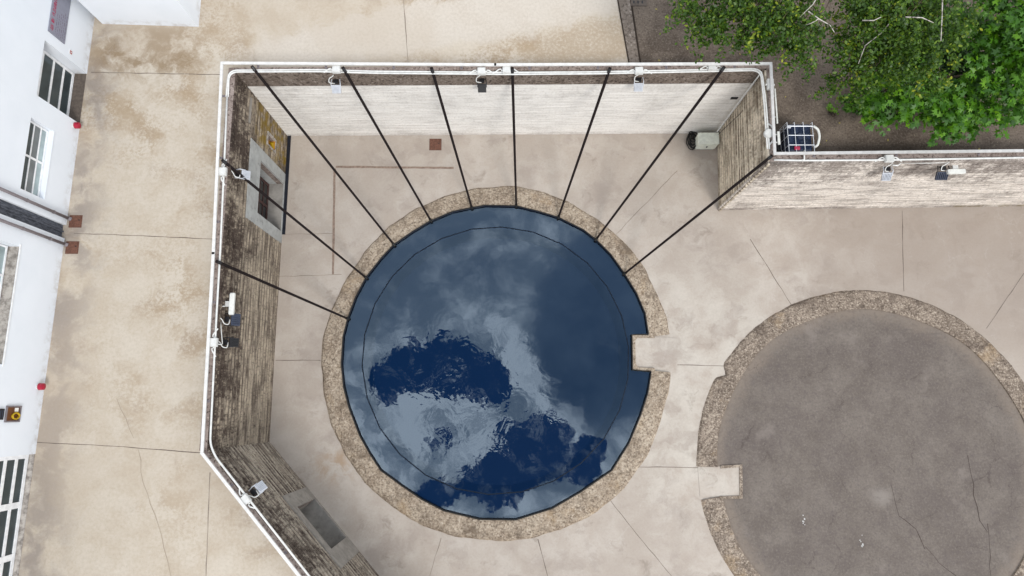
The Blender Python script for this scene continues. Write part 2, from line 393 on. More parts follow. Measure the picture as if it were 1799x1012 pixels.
M['hairline'] = simple('hairline_crack', C(178,163,145), .95, .05, var=.2, sc=9)
M['crack'] = simple('dark_crack', C(84,74,69), .95, .05, var=.3, sc=12)
M['kerb'] = grime('grey_kerb_concrete', C(142,131,121), C(126,115,105), C(92,82,75))

# ------------------------------------------------------------------ retaining walls
TOP = 6.0; G = 5.0
base = [P((473,776),0)+(P((665,1011),0)-P((473,776),0))*2.6, P((473,776),0), P((505,239),0), P((1260,234),0), P((1263,369),0), P((1263,369),0)+(P((1799,362),0)-P((1263,369),0))*1.8]
base = [Vector((p.x, p.y)) for p in base]
inn = []                                    # unit normals pointing into the court
for a, b in zip(base, base[1:]):
    d = (b-a).normalized(); n = Vector((d.y, -d.x)); inn.append(n)   # travelling SW->W->N->E->Y the court is on the right
def isect(p, d, q, e):
    den = d.x*e.y-d.y*e.x; k = ((q.x-p.x)*e.y-(q.y-p.y)*e.x)/den; return p+d*k
RAIL_MID = [(450,917), (375,450), (870,114), (1357.5,190), (1580,267.5)]
RAIL_OFF = [-(Vector(P(q, 6.22)[:2])-a).dot(n) for q, a, n in zip(RAIL_MID, base, inn)]
def offset_path(o):
    ov = [r+.07+o-.40 for r in RAIL_OFF] if o > .3 else [o]*5
    lines = [(a-n*q, (b-a).normalized()) for a, b, n, q in zip(base, base[1:], inn, ov)]
    pts = [lines[0][0]]  # mitred corners
    for (p, d), (q, e) in zip(lines, lines[1:]): pts.append(isect(p, d, q, e))
    pts.append(base[-1]-inn[-1]*ov[-1]); return pts
SK = .06
front = offset_path(SK); outer = offset_path(.40)
wall_info = [
 ('retaining_wall', 'dark stained board marked wall running diagonally with a low open niche', 'SW'),
 ('retaining_wall', 'long dark stained board marked wall with a barred window in a pale surround', 'W'),
 ('retaining_wall', 'tall pale board marked wall facing the pool, with a blackened band on top', 'N'),
 ('retaining_wall', 'short ribbed brownish return wall beside the grey cabinet', 'E'),
 ('retaining_wall', 'streaked grey board marked wall below the dark yard with the trees', 'Y')]
dirs = [(b-a).normalized() for a, b in zip(base, base[1:])]
sW = lambda s: dirs[1].dot(Vector((base[2].x, base[2].y)))-s       # s measured from the N corner of the W wall
GRK = C(78,66,60)
mats = [
 board('board_concrete_diagonal', dirs[0], C(164,152,138,.88), GRK, .88, .6, C(198,188,172,.9), topdark=.36),
 board('board_concrete_left', dirs[1], C(154,142,127,.85), GRK, .92, .62, C(190,177,158,.85), moss=(sW(1.7), sW(-.2), .1, 3.6, C(158,130,40,.6)), topdark=.40),
 board('board_concrete_back', dirs[2], C(218,214,208,1.08), C(178,171,165,.95), .30, .26, C(226,223,218,1.08), topdark=.12, zs=7, rib=.10),
 board('board_concrete_return', dirs[3], C(198,186,168,1.2), C(128,112,94), .6, .5, C(216,205,187,1.2), topdark=.30, rib=.7),
 board('board_concrete_yard', dirs[4], C(204,195,185,1.0), C(112,99,92), .66, .38, C(222,214,205,1.05), topdark=.40, rib=.10, moss=(dirs[4].dot(base[4])+10.6, dirs[4].dot(base[4])+22, -.6, .05, C(128,108,40,.7)))]
# openings per wall: (s0, s1, z0, z1) opening and (s0, s1, z0, z1) surround; s runs along the direction of travel
LW = (base[2]-base[1]).length
def fromN(s0, s1): return LW-s1, LW-s0
w0, w1 = fromN(2.35, 4.60); ws0, ws1 = fromN(1.86, 5.12); o0, o1 = fromN(.88, 1.34)
L0 = (base[1]-base[0]).length
n0, n1 = L0-5.22, L0-3.15; ns0, ns1 = L0-6.02, L0-2.52
open_ = {0: [((n0, n1, .18, 2.62), (ns0, ns1, 0, 3.12))], 1: [((w0, w1, .10, 3.10), (ws0, ws1, 0, 4.28)), ((o0, o1, 1.5, 2.42), (o0-.07, o1+.07, 1.43, 2.49))]}
walls = []
for i, (nm, lb, key) in enumerate(wall_info):
    root = thing(nm, lb, 'wall', (0,0,0), 0, 'concrete retaining walls round the sunken court')
    A, B, n, d = base[i], base[i+1], inn[i], dirs[i]; L = (B-A).length
    fa, fb, oa, ob = front[i], front[i+1], outer[i], outer[i+1]
    def X(s, o): return A+d*s+n*o            # point along the face, offset into the court
    ops = open_.get(i, [])
    body = MB()
    cuts = sorted({0.0, L, *[v for (q, _) in ops for v in q[:2]]})
    for s0, s1 in zip(cuts, cuts[1:]):
        fs0 = fa if s0 == 0 else X(s0, -SK); fs1 = fb if s1 == L else X(s1, -SK)
        os0 = oa if s0 == 0 else X(s0, -RAIL_OFF[i]-.07); os1 = ob if s1 == L else X(s1, -RAIL_OFF[i]-.07)
        q = [o for (o, _) in ops if o[0] <= s0+1e-6 and o[1] >= s1-1e-6]
        zr = [(-.4, TOP)] if not q else [(-.4, q[0][2]), (q[0][3], TOP)]
        for z0, z1 in zr: body.prism([fs0, fs1, os1, os0], z0, z1)
    body.build('wall_body', M['walltop'], root)
    skin = MB(); band = MB()
    zb = {0.0, TOP-.004, 4.98, *[v for (_, su) in ops for v in su[2:]]}
    fixed = sorted(zb); zz = []
    for a, b in zip(fixed, fixed[1:]):
        z = a
        while z < b-.30: zz.append(z); z += random.uniform(.125, .145) if i != 2 else random.uniform(.15,.24)
        zz.append(z if not zz or z-zz[-1] > .02 else zz[-1])
    zz.append(TOP-.004)
    rib = False
    for z0, z1 in zip(zz, zz[1:]):
        if z1-z0 < .01: continue
        rib = not rib
        ivs = [(0.0, L)]
        for (_, su) in ops:
            if su[2] < z1-.01 and su[3] > z0+.01:
                ivs = [w for (a, b) in ivs for w in ((a, min(b, su[0])), (max(a, su[1]), b)) if w[1]-w[0] > .01]
        for a, b in ivs:
            s = a
            while s < b-1e-6:                # boards a few metres long, each set in or out a little
                e = min(b, s+random.uniform(2.2, 4.5)); e = b if b-e < .8 else e
                off = random.uniform(-.006, .004) if i == 2 else ((.012 if rib else -.022)*(.45 if i == 4 else 1)+random.uniform(-.006,.006))
                tgt = skin
                if i == 2 and z0 >= 4.97: tgt = band; off = .02
                ext0 = (.06 if (i == 4 and s == 0) else 0); ext1 = (.06 if (i == 3 and e == L) else 0)
                zt = z1-(.004 if i == 3 else 0)
                tgt.add([(*X(s-ext0, -SK-.01), z0), (*X(e+ext1, -SK-.01), z0), (*X(e+ext1, off), z0), (*X(s-ext0, off), z0),
                         (*X(s-ext0, -SK-.01), zt), (*X(e+ext1, -SK-.01), zt), (*X(e+ext1, off), zt), (*X(s-ext0, off), zt)],
                        [(0,1,2,3),(4,7,6,5),(0,4,5,1),(3,2,6,7),(0,3,7,4),(1,5,6,2)])
                s = e
    skin.build('board_face', mats[i], root)
    if band.v: band.build('stained_band', M['band'], root)
    for j, (o, su) in enumerate(ops):        # surrounds and the recesses behind them
        fr = MB(); th = .028
        def slab(mb, s0, s1, z0, z1, o0, o1):
            mb.add([(*X(s0,o0),z0),(*X(s1,o0),z0),(*X(s1,o1),z0),(*X(s0,o1),z0),(*X(s0,o0),z1),(*X(s1,o0),z1),(*X(s1,o1),z1),(*X(s0,o1),z1)],
                   [(0,3,2,1),(4,5,6,7),(0,1,5,4),(3,7,6,2),(0,4,7,3),(1,2,6,5)])
        z0 = su[2]+.002
        slab(fr, su[0]+.002, o[0]-.001, z0, su[3]-.002, -SK-.01, th); slab(fr, o[1]+.001, su[1]-.002, z0, su[3]-.002, -SK-.01, th)
        slab(fr, o[0], o[1], o[3]+.001, su[3]-.002, -SK-.01, th)
        if o[2]-z0 > .02: slab(fr, o[0], o[1], z0, o[2]-.001, -SK-.01, th)
        dep = {(0,0): 1.15, (1,0): .78, (1,1): .22}[(i, j)]
        mat_s = M['niche2'] if i == 0 else (M['niche'] if j == 0 else M['sill'])
        sr = fr.build('opening_surround', mat_s, root)
        rc = MB(); w = .05                    # the lining of the recess: back, sides, ceiling
        slab(rc, o[0]-w, o[1]+w, o[2]-w, o[3]+w, -dep-w, -dep)
        slab(rc, o[0]-w, o[0]-.001, o[2]-w, o[3]+w, -dep, -SK-.012); slab(rc, o[1]+.001, o[1]+w, o[2]-w, o[3]+w, -dep, -SK-.012)
        slab(rc, o[0], o[1], o[3]+.001, o[3]+w, -dep, -SK-.012)
        rc.build('niche_lining', {(0,0): M['niche2'], (1,0): M['niche'], (1,1): M['orange']}[(i, j)], root)
        fl = MB(); slab(fl, o[0]+.001, o[1]-.001, o[2]-w, o[2]+.006, -dep, -SK+.05); fl.build('niche_floor', M['niche_floor'] if j == 0 else M['orange'], root)
        if (i, j) == (1, 0):                  # barred wooden window at the back of the recess
            wf = MB(); dz = dep-.10
            def bar(s0, s1, z0, z1): slab(wf, s0, s1, z0, z1, -dz-.03, -dz+.03)
            bar(o[0]+.05, o[0]+.15, .12, 2.9); bar(o[1]-.15, o[1]-.05, .12, 2.9); bar(o[0]+.15, o[1]-.15, .12, .24); bar(o[0]+.15, o[1]-.15, 2.78, 2.9)
            mid = (o[0]+o[1])/2; bar(mid-.06, mid+.06, .24, 2.78)
            for zq in (.72, 1.2, 1.68, 2.2): bar(o[0]+.15, mid-.06, zq-.025, zq+.025); bar(mid+.06, o[1]-.15, zq-.025, zq+.025)
            win = wf.build('window', M['frame_brown'], root)
            pn = MB(); slab(pn, o[0]+.1, o[1]-.1, .18, 2.84, -dz-.012, -dz+.004); pn.build('pane', M['glass_black'], win)
        if (i, j) == (1, 1):
            sh = MB(); slab(sh, o[0]+.1, o[1]-.12, o[2]+.002, o[2]+.16, -.17, -.05); sh.build('shelf_block', M['yellow'], root)
    if i == 1:                                # ledge scars high on the wall
        a, b = fromN(.3, 1.35)
        lg = MB(); lg.add([(*X(a,-.02),4.50),(*X(b,-.02),4.50),(*X(b,.05),4.50),(*X(a,.05),4.50),(*X(a,-.02),4.62),(*X(b,-.02),4.62),(*X(b,.03),4.62),(*X(a,.03),4.62)],
                          [(0,3,2,1),(4,5,6,7),(0,1,5,4),(3,7,6,2),(0,4,7,3),(1,2,6,5)])
        lg.build('ledge', M['niche2'], root)
    if i == 2:                                # small dark vent near the right end
        c = A+d*19.59; vt = MB()
        vt.obox((c.x+n.x*.01, c.y+n.y*.01, 3.66), (d.x*.14, d.y*.14, 0), (n.x*.02, n.y*.02, 0), (0,0,.08)); vt.build('vent', M['black'], root)
    walls.append(root)

# ------------------------------------------------------------------ ground
BIG = 60
# pool outline traced once (24 straight liner edges and a notch), at the height of the liner edge
ZR = .12
pool_px = [(1139,587),(1133,550),(1118,515),(1097,481),(1073,447),(1047,421),(1025,404),(981,382),(944,371),(907,362),(852,361),(829,365),(795,372),(757,388),(725,407),(692,430),(668,456),(643,488),(625,522),(611,560),(603,592),(600,640),(604,680),(613,715),(632,765),(650,797),(669,826),(706,853),(741,877),(780,897),(842,912),(906,913),(970,893),(1020,864),(1075,826),(1105,778),(1125,730),(1138,690),(1144,653),(1111,650),(1110,588)]
pool = [P(p, ZR) for p in pool_px]
pc = Vector(((P((600,637),ZR).x+P((1141,637),ZR).x)/2, (P((872,361),ZR).y+P((872,912),ZR).y)/2, 0)); pr = 6.80
rim_px = [(1180,592),(1172,555),(1158,520),(1135,470),(1100,425),(1050,384),(1000,353),(950,334),(915,327),(880,325),(830,330),(780,343),(730,365),(680,398),(640,440),(605,493),(580,545),(566,590),(562,640),(567,690),(580,745),(605,800),(640,850),(690,895),(740,925),(800,945),(880,953),(940,946),(1000,927),(1050,900),(1100,857),(1140,800),(1165,730),(1177,690),(1180,648)]
rim_out = [P(p, .08) for p in rim_px]
cen2 = P((1540,822), 0); R2i = 6.82; R2o = 7.74
hole1 = [(p.x, p.y) for p in [pc+(Vector((q.x, q.y, 0))-pc)*1.03 for q in pool]]
court_outer = [(-30,-BIG), (BIG,-BIG), (BIG,14), (-11,14), (-11,-3), (-30,-22)]
fl = MB().poly(court_outer, 0, [hole1])
court_o = tag(fl.build('court_floor', M['court']), kind='structure')
o_off = offset_path(.38)
kx0, kx1 = P((1085,0),G), P((1105,112),G); kx2, kx3 = P((1108,0),G), P((1125,112),G)
kN = lambda a, b, y: a+(b-a)*((y-a.y)/(b.y-a.y))
wy = o_off[3].y
k0b, k0t = kN(kx0,kx1,wy), kN(kx0,kx1,BIG); k1b, k1t = kN(kx2,kx3,wy), kN(kx2,kx3,BIG)
pav = [(o_off[0].x, o_off[0].y)]+[(o_off[0].x-1, -BIG), (-BIG,-BIG), (-BIG,BIG), (k0t.x,BIG), (k0b.x, wy), (o_off[2].x, o_off[2].y), (o_off[1].x, o_off[1].y)]
far_sw = o_off[0]
pav_o = tag(MB().poly(pav, G).build('upper_pavement', M['pavement']), kind='structure')
yd = [(k1b.x, wy), (k1t.x, BIG), (BIG,BIG), (BIG, o_off[5].y), (o_off[5].x, o_off[5].y), (o_off[4].x, o_off[4].y), (o_off[3].x, o_off[3].y)]
yard_o = tag(MB().poly(yd, G).build('asphalt_yard', M['yard']), kind='structure')
kb = MB().prism([(k0b.x,wy),(k1b.x,wy),(k1t.x,BIG),(k0t.x,BIG)], G-.2, G+.02)
tag(kb.build('kerb_strip', M['kerb']), kind='structure')
# second court circle: paved disc and rough rim
dk = [(cen2.x+R2i*1.01*math.cos(a), cen2.y+R2i*1.01*math.sin(a)) for a in [2*math.pi*k/96 for k in range(96)]]
# dirt gathered in the gap along the outer foot of the pool ring
tag(MB().poly(dk, .012).build('paved_disc', M['disc']), kind='structure')

# joints and cracks in the slabs
M['kerb_joint'] = simple('black_kerb_joint', C(62,54,48), .95, .05)
kj = MB(); kj.strip([(k0b.x,wy),(k0t.x,BIG)], .05, G+.0245); kj.strip([(k1b.x,wy),(k1t.x,BIG)], .07, G+.0245); kjo = kj.build('kerb_joints', M['kerb_joint']); kjo.parent = bpy.data.objects['kerb_strip']
def lines(lst, w, z, mat, name, parent, amp=.012):
    mb = MB()
    for pl in lst: mb.strip(wobble([P(p, z) for p in pl], .35, amp), w, z, .45)
    return mb.build(name, mat, parent)
lines([[(160,127),(390,131)], [(130,410),(250,414),(374,420)], [(62,777),(200,784),(360,796)]], .022, G+.004, M['joint'], 'joint_lines', pav_o)
lines([[(709,0),(717,110)], [(369,830),(362,1012)]], .028, G+.0045, M['joint_soft'], 'faint_joint_lines', pav_o)
lines([[(243,790),(252,850),(272,905),(288,960),(300,1012)], [(205,700),(222,735),(235,770)]], .018, G+.005, M['hairline'], 'hairline_cracks', pav_o, .04)
lines([[(484,633),(563,633)], [(1585,370),(1588,512)], [(1318,420),(1390,535)], [(1799,480),(1733,577)], [(1182,641),(1283,643)], [(1110,820),(1232,822)], [(1073,880),(1120,940),(1180,1012)], [(945,947),(962,1012)]], .022, .004, M['joint'], 'joint_lines', court_o)
lines([[(1190,300),(1082,412)], [(500,412),(586,410)], [(775,945),(755,1012)], [(488,486),(600,482)]], .020, .0045, M['joint_soft'], 'faint_joint_lines', court_o, .02)
disc_o = bpy.data.objects['paved_disc']
lines([[(1735,920),(1739,960),(1741,1012)], [(1700,800),(1712,870),(1720,915),(1735,935)], [(1625,960),(1650,990),(1680,1012)], [(1565,850),(1580,905),(1610,930),(1625,965)]], .022, .017, M['crack'], 'cracks', disc_o, .05)

slot = MB()
for a, b in (((590,293),(797,295)), ((588,296),(585,482))):
    slot.strip(wobble([P(a,.005), P(b,.005)], .3, .008), .10, .006, .12)
tag(slot.build('floor_slot', M['slot']), 'brown L shaped slot in court floor near the left wall', 'floor slot')

# ------------------------------------------------------------------ pool: rim, liner, water
def ray_r(poly, c, ang):
    best = None; d = Vector((math.cos(ang), math.sin(ang)))
    for a, b in zip(poly, poly[1:]+poly[:1]):
        a = Vector((a.x-c.x, a.y-c.y)); b = Vector((b.x-c.x, b.y-c.y)); e = b-a
        den = d.x*e.y-d.y*e.x
        if abs(den) < 1e-9: continue
        t = (a.x*e.y-a.y*e.x)/den; u = (a.x*d.y-a.y*d.x)/den
        if t > 0 and -1e-6 <= u <= 1+1e-6 and (best is None or t > best): best = t
    return best
def aof(p): return math.atan2(p.y-pc.y, p.x-pc.x)
a_top, a_bot = aof(P((1152,590),ZR)), aof(P((1155,652),ZR))     # the notch lies between these angles
rim_root = thing('pool_kerb', 'rough pebbly concrete rim round the dark blue pool', 'kerb', (pc.x,pc.y,0))
def ring(name, angs, fin, fout, mat, parent, c, hz=.10):
    m = 9; vs = []; fs = []; rr = np.random.default_rng(3)
    J = rr.normal(0, 1, (len(angs), m+1)); wob = np.convolve(rr.normal(0,1,len(angs)+8), np.ones(5)/5, 'same')
    for i, a in enumerate(angs):
        r0, r1 = fin(a), fout(a)+wob[i]*.03
        for k in range(m+1):
            q = k/m; r = r0+(r1-r0)*q
            z = hz*(1-max(0, (q-.72)/.28)**2*.75)+J[i,k]*.010
            if k == 0: z = hz
            if k == m: z = -.02
            vs.append((c.x+r*math.cos(a), c.y+r*math.sin(a), z))
        vs.append((c.x+r0*math.cos(a), c.y+r0*math.sin(a), -.35))
    w = m+2
    for i in range(len(angs)-1):
        for k in range(m): fs.append((i*w+k, i*w+k+1, (i+1)*w+k+1, (i+1)*w+k))
        fs.append((i*w+w-1, i*w, (i+1)*w, (i+1)*w+w-1))
    for i in (0, len(angs)-1): fs.append(tuple(i*w+k for k in range(w)))
    mb = MB(); mb.add(vs, fs); o = mb.build(name, mat, parent)
    o.location = (-parent.location.x, -parent.location.y, 0); return o
angs = [a_top+(2*math.pi-(a_top-a_bot))*k/300 for k in range(301)]
po = pool[:38]+[pool[38]]
ring('pebble_ring', angs, lambda a: ray_r(po, pc, a)+.01, lambda a: ray_r(rim_out, pc, a), M['rim'], rim_root, pc, .10)
lo = (-pc.x, -pc.y, 0)
def quad(px, z): return [(P(p,z).x, P(p,z).y) for p in px]
nb = MB().prism(quad([(1111,588.5),(1150,589),(1150,593.5),(1120,593),(1116,598),(1117,640),(1121,645.5),(1150,646.5),(1152,652),(1111,650)], .1), -.35, .088)
nb.build('notch_edge', M['rim'], rim_root, loc=lo)
ns = MB().prism(quad([(1114,591),(1150,592),(1190,594),(1190,648),(1150,649),(1113,647)], .02), -.2, .016)
ns.build('notch_slab', M['court'], rim_root, loc=lo)

liner = thing('pool_liner', 'dark blue pool liner with straight folded edges and an inner seam ring', 'pool liner', (pc.x,pc.y,0))
N = len(pool); lv = []; lf = []
def shrink(p, dr):
    v = Vector((p.x-pc.x, p.y-pc.y)); l = v.length; v *= (l-dr)/l; return Vector((pc.x+v.x, pc.y+v.y))
inner_r = pr-.95
bench = []
for p in pool:
    v = Vector((p.x-pc.x, p.y-pc.y)); rr = min(v.length-.06, inner_r); v = v.normalized()*rr; bench.append(Vector((pc.x+v.x, pc.y+v.y)))
lv += [(p.x, p.y, ZR) for p in pool]+[(shrink(p,.05).x, shrink(p,.05).y, -.30) for p in pool]+[(p.x, p.y, -.42) for p in bench]+[(pc.x+(p.x-pc.x)*.96, pc.y+(p.y-pc.y)*.96, -1.1) for p in bench]
for k in range(3):
    for i in range(N): lf.append((k*N+i, k*N+(i+1)%N, (k+1)*N+(i+1)%N, (k+1)*N+i))
lf.append(tuple(3*N+i for i in range(N)))
def linermat():
    m, t, b = new_mat('dark_blue_liner'); n = t.noise(t.pos(), .6, 5, .6)
    finish(t, b, t.mix(n, (.002,.009,.034), (.004,.014,.046)), .5, None, .3); return m
M['liner'] = linermat()
mb = MB(); mb.add(lv, lf); mb.build('basin', M['liner'], liner, loc=lo)
er = MB(); er.tube([(p.x,p.y,ZR+.01) for p in pool+pool[:1]], .032, 6); er.build('edge_fold', M['cable'], liner, loc=lo)
sr = MB(); seam = [Vector((pc.x+inner_r*math.cos(a), pc.y+inner_r*math.sin(a), -.008)) for a in [2*math.pi*(k+.3)/26 for k in range(27)]]
def seammat():
    m, t, b = new_mat('liner_seam'); finish(t, b, (.004,.010,.022), .6, None, .2); return m
sr.tube(seam, .042, 6); sr.build('seam', seammat(), liner, loc=lo)
# sheet of water with the sky in it
def watermat():
    m, t, b = new_mat('still_dark_water'); t.n.remove(b); out = t.n['Material Output']
    p = t.pos()
    n = t.noise(p, .95, 3, .45, .6); n2 = t.noise(p, 2.6, 2, .4, .4)
    x, y, _ = t.xyz(p); c = P((820,700), 0)
    mask = t.step(t.ell(x, y, c.x, c.y, 4.6, 3.9, -.4), .35, 1.25, 1.0, .12)
    h = t.m('MULTIPLY', t.m('ADD', n, t.m('MULTIPLY', n2, .22)), mask)
    nb = t.bump(h, 1.0, WAVE)
    gl = t.n.new('ShaderNodeBsdfGlossy'); gl.inputs['Roughness'].default_value = .012; gl.inputs['Color'].default_value = (.70,.86,1,1); t.l.new(nb, gl.inputs['Normal'])
    tr = t.n.new('ShaderNodeBsdfTransparent'); tr.inputs['Color'].default_value = (.55,.72,.90,1)
    fr = t.n.new('ShaderNodeFresnel'); fr.inputs['IOR'].default_value = 2.15
    mx = t.n.new('ShaderNodeMixShader'); t.l.new(fr.outputs[0], mx.inputs[0]); t.l.new(tr.outputs[0], mx.inputs[1]); t.l.new(gl.outputs[0], mx.inputs[2])
    t.l.new(mx.outputs[0], out.inputs[0]); return m
WAVE = .0075
wp_ = [(shrink(p,.02).x, shrink(p,.02).y) for p in pool]
wt = tag(MB().poly(wp_, .02).build('pool_water', watermat()), kind='structure')

# rim of the second circle
rim2 = thing('disc_kerb', 'rough pebbly concrete rim round the grey paved circle', 'kerb', (cen2.x,cen2.y,0))
def ang2(px): p = P(px, 0); return math.atan2(p.y-cen2.y, p.x-cen2.x)
a0 = ang2((1250,820)); a1 = ang2((1262,873))
a0 = a0 if a0 > 0 else a0+2*math.pi
a1 = a1 if a1 > 0 else a1+2*math.pi
A2 = [a1+(2*math.pi-(a1-a0))*k/320 for k in range(321)]
nick = ang2((1272,657))
def fo2(a):
    d = (a-nick+math.pi)%(2*math.pi)-math.pi
    return R2o-.34*math.exp(-(d/.028)**2)*(1 if d > -.06 else 1)
ring('pebble_ring', A2, lambda a: R2i+.08*math.sin(9*a)*.5, fo2, M['rim2'], rim2, cen2, .085)
lo2 = (-cen2.x, -cen2.y, 0)
MB().prism(quad([(1266,818),(1304,816),(1305,876),(1264,877),(1264,872),(1299.5,871),(1299,821),(1266,823)], .05), -.1, .060).build('notch_edge', M['rim2'], rim2, loc=lo2)
MB().prism(quad([(1226,820),(1300,819),(1301,872),(1230,873)], .02), -.1, .020).build('notch_slab', M['court'], rim2, loc=lo2)

# ------------------------------------------------------------------ straps
strap_list = [
 ((380,459),(611,560), 'black strap from left wall, the lowest one, nearest the dark blue floodlight'),
 ((390,281),(643,488), 'black strap from left wall passing across the barred window'),
 ((442,116),(692,430), 'black strap starting at the back wall left corner, leftmost on that wall'),
 ((602,118),(757,388), 'black strap beside the white floodlight, second from left on the back wall'),
 ((758,119),(829,365), 'black strap passing the rusty square plate, third from left on the back wall'),
 ((900,119),(907,362), 'black strap running almost straight down from the middle of the back wall'),
 ((1072,119),(981,382), 'black strap leaning left toward the pool, fifth along the back wall'),
 ((1273,117),(1047,421), 'black strap from the right end of the back wall, left of the grey cabinet'),
 ((1357,273),(1097,481), 'black strap from the outer wall corner near the blue tank')]
for a, b, lab in strap_list:
    p, q = P(a, TOP+.225), P(b, ZR+.04)
    root = thing('tension_strap', lab, 'strap', q, 0, 'black straps holding the pool liner')
    d = (p-q); n = 24
    pts = [d*(k/n)+Vector((0,0,-.05*math.sin(math.pi*k/n))) for k in range(n+1)]
    MB().tube(pts, .048, 8, .060).build('strap', M['strap'], root, smooth=True)
    e = d.normalized()
    MB().tube([e*.10, -e*.06], .06, 8).build('liner_clip', M['cable'], root)
    MB().tube([d-e*.18, d-e*.03], .066, 8).build('wall_hook', M['black'], root)

# ------------------------------------------------------------------ railings and conduits
RZ = TOP+.22
rail_runs = [
 ([(545,1036),(355,796)], 'white low handrail along the top of the diagonal wall'),
 ([(355,796),(375,445),(390,111)], 'white low handrail along the top of the long left wall'),
 ([(390,111),(870,114),(1354,112)], 'white low handrail along the top of the pale back wall'),
 ([(1354,112),(1361,270)], 'white low handrail on the short return wall with pale boards outside'),
 ([(1361,270),(1799,265),(1870,264)], 'white low handrail between the dark yard and the wall below it')]
railpts = []
for i, (px, lab) in enumerate(rail_runs):
    pts = [P(p, RZ) for p in px]; railpts.append(pts)
    root = thing('handrail', lab, 'handrail', pts[0], 0, 'white handrails on the wall tops')
    o = pts[0]
    mb = MB(); z0 = -.05+.002*i
    for a, b in zip(pts, pts[1:]):
        t = (b-a).normalized(); nn = Vector((-t.y, t.x, 0))
        mb.obox((a+b)/2-o+Vector((0,0,.002*i)), t*((b-a).length/2+.04), nn*.05, Vector((0,0,.03)))
    mb.build('rail', M['rail' if i < 3 else 'rail_grey'], root)
    for a, b in zip(pts, pts[1:]):
        n = max(2, round((b-a).length/2.9)); t = (b-a).normalized(); nn = Vector((-t.y, t.x, 0)); w = inn[i]; w = Vector((w.x, w.y, 0))
        for k in range(n):
            c = lerp(a, b, (k+.5)/n)-o
            ps = MB(); ps.obox(c+Vector((0,0,-.125)), t*.018, nn*.018, (0,0,.093))
            ps.obox(c+w*.02+Vector((0,0,-.213)), t*.045, w*.06, (0,0,.006)); ps.build('post', M['pipe'], root)
def fillet(pts, r=.35, n=6):
    out = [pts[0]]
    for a, b, c in zip(pts, pts[1:], pts[2:]):
        d0 = (a-b).normalized(); d1 = (c-b).normalized(); rr = min(r, (a-b).length*.45, (c-b).length*.45)
        p0, p2 = b+d0*rr, b+d1*rr
        for k in range(n+1):
            t = k/n; out.append(p0*(1-t)**2+b*2*t*(1-t)+p2*t*t)
    out.append(pts[-1]); return out
CZ = TOP+.038
cond = [
 ([(562,1036),(378,802),(369,779),(380,560),(387,439),(394,285),(399,170)], 'white conduit pipe along the diagonal and left wall tops', 1, .036),
 ([(399,170),(402,125),(560,124),(660,127),(900,129),(1040,128),(1240,124),(1337,122),(1344,180),(1350,262)], 'white twin conduit pipes running along the back wall top', 2, .031),
 ([(1360,281),(1410,282),(1560,281),(1799,277),(1870,276)], 'white conduit pipe along the wall top under the dark yard', 1, .036)]
for px, lab, k, rad in cond:
    root = thing('conduit', lab, 'conduit', P(px[0], CZ), 0, 'white conduits on the wall tops'); o = P(px[0], CZ)
    pts = [P(p, CZ) for p in px]
    for j in range(k):
        mb = MB(); sh = []
        for i, p in enumerate(pts):
            t = (pts[min(i+1,len(pts)-1)]-pts[max(i-1,0)]).normalized(); sh.append(p-o+Vector((-t.y, t.x, 0))*(j*.075-(k-1)*.0375))
        mb.tube(fillet(sh), rad, 8); mb.build('pipe', M['conduit'], root, smooth=True)
p0 = P((1412,272), CZ)                       # short feed up to the yard conduit
feed = fillet([P((1409,281),CZ+.03), P((1413,281),CZ+.03), P((1413,272),CZ+.06), P((1413,262),CZ-.0)], .12)
tag(MB().tube(feed, .03, 8).build('feed_pipe', M['conduit'], smooth=True), 'short white bent pipe crossing the wall top beside the blue tank', 'pipe')
dn = [P((1338,127),TOP+.05), P((1336,129),TOP-.05), P((1260,231),.9)]
tag(MB().tube(dn, .03, 8).build('feed_pipe', M['conduit']), 'white pipe dropping down the inner wall corner to the grey cabinet', 'pipe')
tag(MB().tube([P((1342,152),TOP-.6), P((1300,200),3.2), P((1262,236),1.0)], .014, 6).build('black_cable', M['cable']), 'thin black cable slanting down the brownish return wall', 'cable')

# ------------------------------------------------------------------ junction boxes
def jbox(sx, sy, loops=True):
    root = thing('junction_box', 'x', 'junction box')
    MB().bevbox((-sx/2,-sy/2,0),(sx/2,sy/2,.13), .015).build('box_body', M['boxplastic'], root)
    MB().bevbox((-sx/2+.015,-sy/2+.015,.131),(sx/2-.015,sy/2-.015,.155), .006).build('lid', M['boxplastic'], root)
    for s in (-1, 1): MB().tube([(s*sx/2,0,.05),(s*(sx/2+.05),0,.05)], .035, 8).build('gland', M['conduit'], root)
    for s in (-1, 1):                        # the hump of pipe over which the conduit enters the box
        if loops: MB().tube(fillet([Vector((s*(sx/2+.04),.05,.06)), Vector((s*(sx/2+.12),.05,.06)), Vector((s*(sx/2+.34),-.08,.0))], .08, 4), .024, 6).build('conduit_loop', M['conduit'], root)
    return root
def wrot(i): n = inn[i]; return math.atan2(n.y, n.x)-math.pi/2      # local +y points into the court
JB = [
 ((592,124),2,'white junction box above the leftmost white floodlight on the back wall'),
 ((846,127),2,'white junction box directly above the black floodlight on the back wall'),
 ((890,125),2,'white junction box touching the strap in the middle of the back wall'),
 ((1122,126),2,'white junction box above the right hand white floodlight on the back wall'),
 ((1250,120),2,'white junction box beside the last strap of the back wall, no lamp below'),
 ((393,303),1,'white junction box under a strap next to the white floodlight on the left wall'),
 ((377,602),1,'white junction box wired to the black floodlights of the left wall'),
 ((433,877),0,'white junction box on the diagonal wall beside its floodlight'),
 ((1560,280),4,'white junction box on the wall below the yard, cables hanging from it')]
jb0 = None
